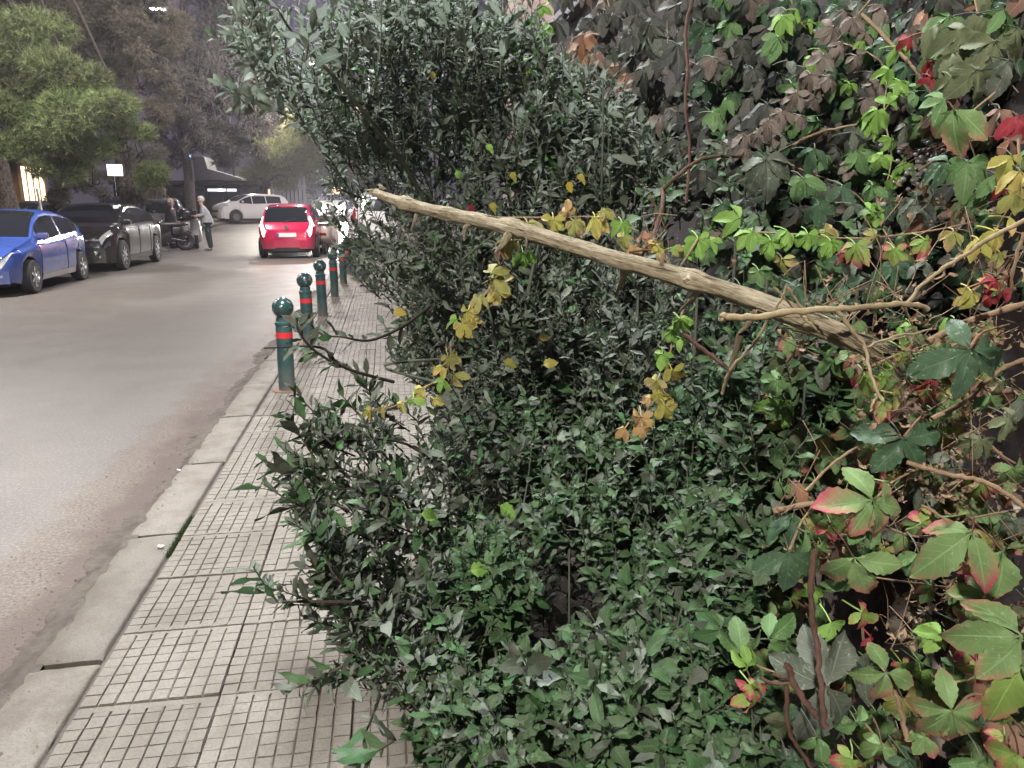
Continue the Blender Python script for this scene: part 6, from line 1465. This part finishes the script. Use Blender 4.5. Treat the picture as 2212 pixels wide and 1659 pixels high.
creeper('large drooping olive-grey leaves in the top right corner', [(2085, 60, 1.35, 90, -20, 'oliveg'), (2130, 30, 1.35, 90, 30, 'oliveg'), (2150, 90, 1.3, 90, 0, 'oliveg'), (2060, 110, 1.36, 80, -30, 'oliveg'), (2110, 150, 1.3, 90, 10, 'oliveg'), (2180, 130, 1.28, 90, 40, 'dull'), (2030, 50, 1.4, 66, -60, 'oliveg', 3), (2170, 20, 1.32, 80, 70, 'green'), (2055, 165, 1.34, 60, 0, 'oliveg', 3), (2200, 60, 1.3, 80, 10, 'oliveg')],
        [[(2100, -30, 1.42), (2120, 60, 1.4), (2150, 140, 1.36), (2200, 200, 1.34)]])
creeper('green leaf with a crimson rim and darker leaves near the grape-like berries', [(2060, 235, 1.22, 100, -20, 'greenred', 3), (2040, 215, 1.24, 60, -90, 'green', 3), (2090, 350, 1.2, 84, -10, 'green'), (2150, 375, 1.18, 70, 30, 'green', 3), (2050, 350, 1.22, 62, -90, 'dkgreen', 3), (2125, 420, 1.2, 60, 10, 'green', 3), (2015, 245, 1.3, 50, 150, 'green', 3)],
        [[(2150, 200, 1.28), (2090, 260, 1.28), (2110, 350, 1.26), (2130, 440, 1.24)]])
creeper('brick-red and pinkish leaves at the upper right edge', [(2160, 235, 1.2, 70, -30, 'pinkbrown', 3), (2200, 250, 1.18, 66, 10, 'red', 3), (2015, 130, 1.42, 46, 0, 'red', 3), (2010, 165, 1.42, 36, 10, 'red', 3), (1990, 70, 1.45, 44, 90, 'pinkbrown', 3), (1965, 80, 1.46, 40, -60, 'red', 3), (2160, 400, 1.2, 44, -10, 'red', 3), (2000, 400, 1.4, 26, 10, 'orange', 3), (2180, 300, 1.18, 56, 30, 'pinkbrown', 3)], [[(1960, 60, 1.5), (2020, 150, 1.46), (2150, 230, 1.3), (2180, 400, 1.25)]], 'redstem')
creeper('golden yellow leaves at the right edge above the slanting straw shoot', [(2185, 335, 1.08, 62, 0, 'gold', 3), (2205, 370, 1.06, 66, -20, 'gold', 3), (2190, 415, 1.06, 60, 20, 'olive', 3), (2115, 520, 1.06, 52, -30, 'gold'), (2150, 500, 1.05, 56, 30, 'gold'), (2160, 545, 1.06, 44, 10, 'olive', 3), (2180, 470, 1.08, 50, 60, 'gold', 3), (2060, 500, 1.12, 48, -40, 'olive', 3)], [[(2200, 300, 1.12), (2200, 400, 1.1), (2150, 500, 1.1), (2110, 560, 1.1)]])
creeper('yellow star leaf blushing red next to a scarlet cluster', [(2100, 632, 1.02, 54, 5, 'gold'), (2120, 610, 1.03, 46, 120, 'orange', 3)], [[(2100, 630, 1.02), (2140, 600, 1.05)]])
creeper('scarlet leaf cluster beside the yellow star leaf', [(2150, 605, 1.02, 40, 0, 'red'), (2165, 630, 1.02, 40, 40, 'red', 3), (2140, 640, 1.03, 34, -30, 'red', 3), (2175, 600, 1.04, 30, 100, 'red', 3)], [[(2150, 600, 1.02), (2180, 560, 1.05)]], 'redstem')
# dusky creeper hanging over the wall at the top: many drooping leaves
lv = []
for k in range(340):
    u = R.uniform(1160, 1700); v = R.uniform(-40, 470)
    if v > 60+(u-1170)*1.3 or (u < 1240 and v > 60): continue
    D = 2.75-(u-1170)/530*.85+R.uniform(-.15, .2); m = R.choice(['grey']*5+['dust', 'dull'])
    if 1230 < u < 1360 and 70 < v < 230: m = R.choice(['pinkbrown', 'dust', 'grey', 'grey'])
    lv.append((u, v, D, R.uniform(44, 68)*(1.9/D)**.3, R.uniform(-35, 35), m))
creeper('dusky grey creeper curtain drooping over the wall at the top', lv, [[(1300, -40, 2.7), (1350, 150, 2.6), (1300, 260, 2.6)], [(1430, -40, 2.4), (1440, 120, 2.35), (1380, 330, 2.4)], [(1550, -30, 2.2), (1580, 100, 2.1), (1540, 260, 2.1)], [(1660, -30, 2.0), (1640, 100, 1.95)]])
lv = []
for k in range(680):
    u = R.uniform(1520, 2240); v = R.uniform(-30, 760)
    D = 1.97-(u-1520)/700*.55+R.uniform(0, .16)
    m = R.choice(['grey']*4+['dkgreen']*6+['green']*3+['dull', 'dust'])
    if u > 2050: m = R.choice(['oliveg', 'grey', 'dkgreen', 'dkgreen', 'dull', 'pinkbrown'])
    if 1900 < u < 2010 and 300 < v < 420 and R.random() < .5: continue
    if v > 560 and u < 1900 and R.random() < .4: continue
    lv.append((u, v, D, R.uniform(42, 62), R.uniform(-50, 50), m))
for k in range(110):
    u = R.uniform(1980, 2290); v = R.uniform(-30, 600)
    lv.append((u, v, 1.50-(u-1980)/310*.16+R.uniform(0, .06), R.uniform(46, 74), R.uniform(-50, 50), R.choice(['dkgreen', 'oliveg', 'green', 'grey', 'dull', 'dkgreen', 'pinkbrown'])))
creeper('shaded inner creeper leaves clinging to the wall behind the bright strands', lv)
lv = []
for k in range(430):
    u = R.uniform(1660, 2240); v = R.uniform(700, 1680); D = 1.25-(u-1660)/560*.1+R.uniform(0, .12)
    m = R.choice(['green', 'green', 'dkgreen', 'green', 'dull', 'greenred', 'greenred', 'oliveg', 'pinkbrown', 'limered', 'lime', 'olive'])
    if 1900 < u < 2212 and 1230 < v < 1420 and R.random() < .7: continue
    if 1780 < u < 1960 and 1200 < v < 1420: continue
    if 2080 < u and 880 < v < 1020 : continue
    lv.append((u, v, D, R.uniform(34, 80), R.uniform(-70, 70), m, R.choice([3, 5, 5])))
creeper('mixed small creeper leaves in the shade between the large lower right leaves', lv)
# withered curled leaves hanging in tufts
W_ = Plant('withered_creeper', 'tufts of crumpled tan dead leaves hanging between the living creeper', 'creeper', (1.0, 1.2, .9))
W_.twm = 'tanstem'
for (u, v, D, n, su, sv) in [(1780, 700, .98, 26, 40, 22), (1850, 740, .97, 26, 40, 40), (1960, 700, 1.0, 34, 50, 45), (2000, 780, 1.08, 40, 70, 60), (2150, 740, 1.1, 30, 60, 50), (2050, 880, 1.12, 50, 80, 40), (2000, 1040, 1.12, 70, 90, 60), (2050, 1000, 1.1, 60, 70, 50), (2130, 1080, 1.1, 40, 60, 60), (1990, 1280, 1.05, 30, 22, 50), (1960, 1360, 1.05, 24, 22, 30), (1850, 1170, 1.1, 20, 40, 30), (1740, 730, 1.0, 8, 15, 30), (1880, 640, 1.1, 20, 60, 30), (2100, 560, 1.12, 30, 60, 60), (2180, 700, 1.1, 30, 40, 60), (1700, 1180, 1.12, 10, 30, 50), (1920, 860, 1.1, 24, 50, 40), (1870, 890, .95, 8, 16, 16), (1690, 1110, 1.03, 6, 10, 12), (1400, 520, 1.2, 10, 20, 8), (1960, 460, 1.3, 16, 60, 40), (1480, 560, 1.14, 10, 60, 10), (2090, 1250, 1.1, 14, 60, 30)]:
    for _ in range(int(n*.75)):
        uu, vv = R.gauss(u, su), R.gauss(v, sv); p = P(uu, vv, D+R.uniform(-.03, .10))
        W_.leaf(frame(-UP+NR.normal(0, .6, 3), -_f+NR.normal(0, .6, 3)), p, R.uniform(.012, .026)*(1.3 if su > 50 else 1), 'dry', 'dry')
        if _ % 3 == 0: W_.tw.append((smooth_path([p, p+NR.normal(0, .02, 3)+UP*.02, p+NR.normal(0, .03, 3)+UP*.05], 2), .0008, 3))
W_.finish(300)
# berries
bm = bmesh.new(); B0 = P(2000, 345, 1.33)
for k in range(46):
    p = P(R.gauss(2000, 34), R.gauss(345, 20), 1.33+R.uniform(-.02, .04)) if k < 30 else P(R.gauss(1960, 24), R.gauss(395, 14), 1.33)
    bmesh.ops.create_icosphere(bm, subdivisions=2, radius=R.uniform(.0032, .0048), matrix=Matrix.Translation(Vector(p-B0)))
t = empty('berry_cluster', tuple(B0), 0, 'loose cluster of small dark berries on thin stalks in the upper right creeper', 'berries')
o = from_bm('berries', bm, M['berry'], t, True, None); o['kind'] = 'stuff'
tubes('stalks', [(smooth_path([P(2090, 305, 1.36), P(2010+R.uniform(-30, 30), 320+R.uniform(-8, 8), 1.35), P(R.gauss(1995, 34), R.gauss(345, 18), 1.34)], 4), .0008, 4) for _ in range(14)], M['redstem'], t, B0)
# fallen leaves on the soil and pavement
lv = Plant('leaf_litter', 'dry fallen leaves lying on the soil under the hedge', 'leaf litter', (.6, 2, .07)); lv.twm = 'tanstem'
for k in range(900):
    y = R.uniform(.9, 6.5); x = R.uniform(.25, 1.12); lv.leaf(frame(NR.normal(0, 1, 3)*np.array([1, 1, .15]), UP+NR.normal(0, .4, 3)), (x, y, .085+R.random()*.03), R.uniform(.02, .045), 'dry' if k % 2 else 'shrub', R.choice(['dry', 'shrub_dark', 'dust']))
lv.t['kind'] = 'stuff'; lv.finish(0)
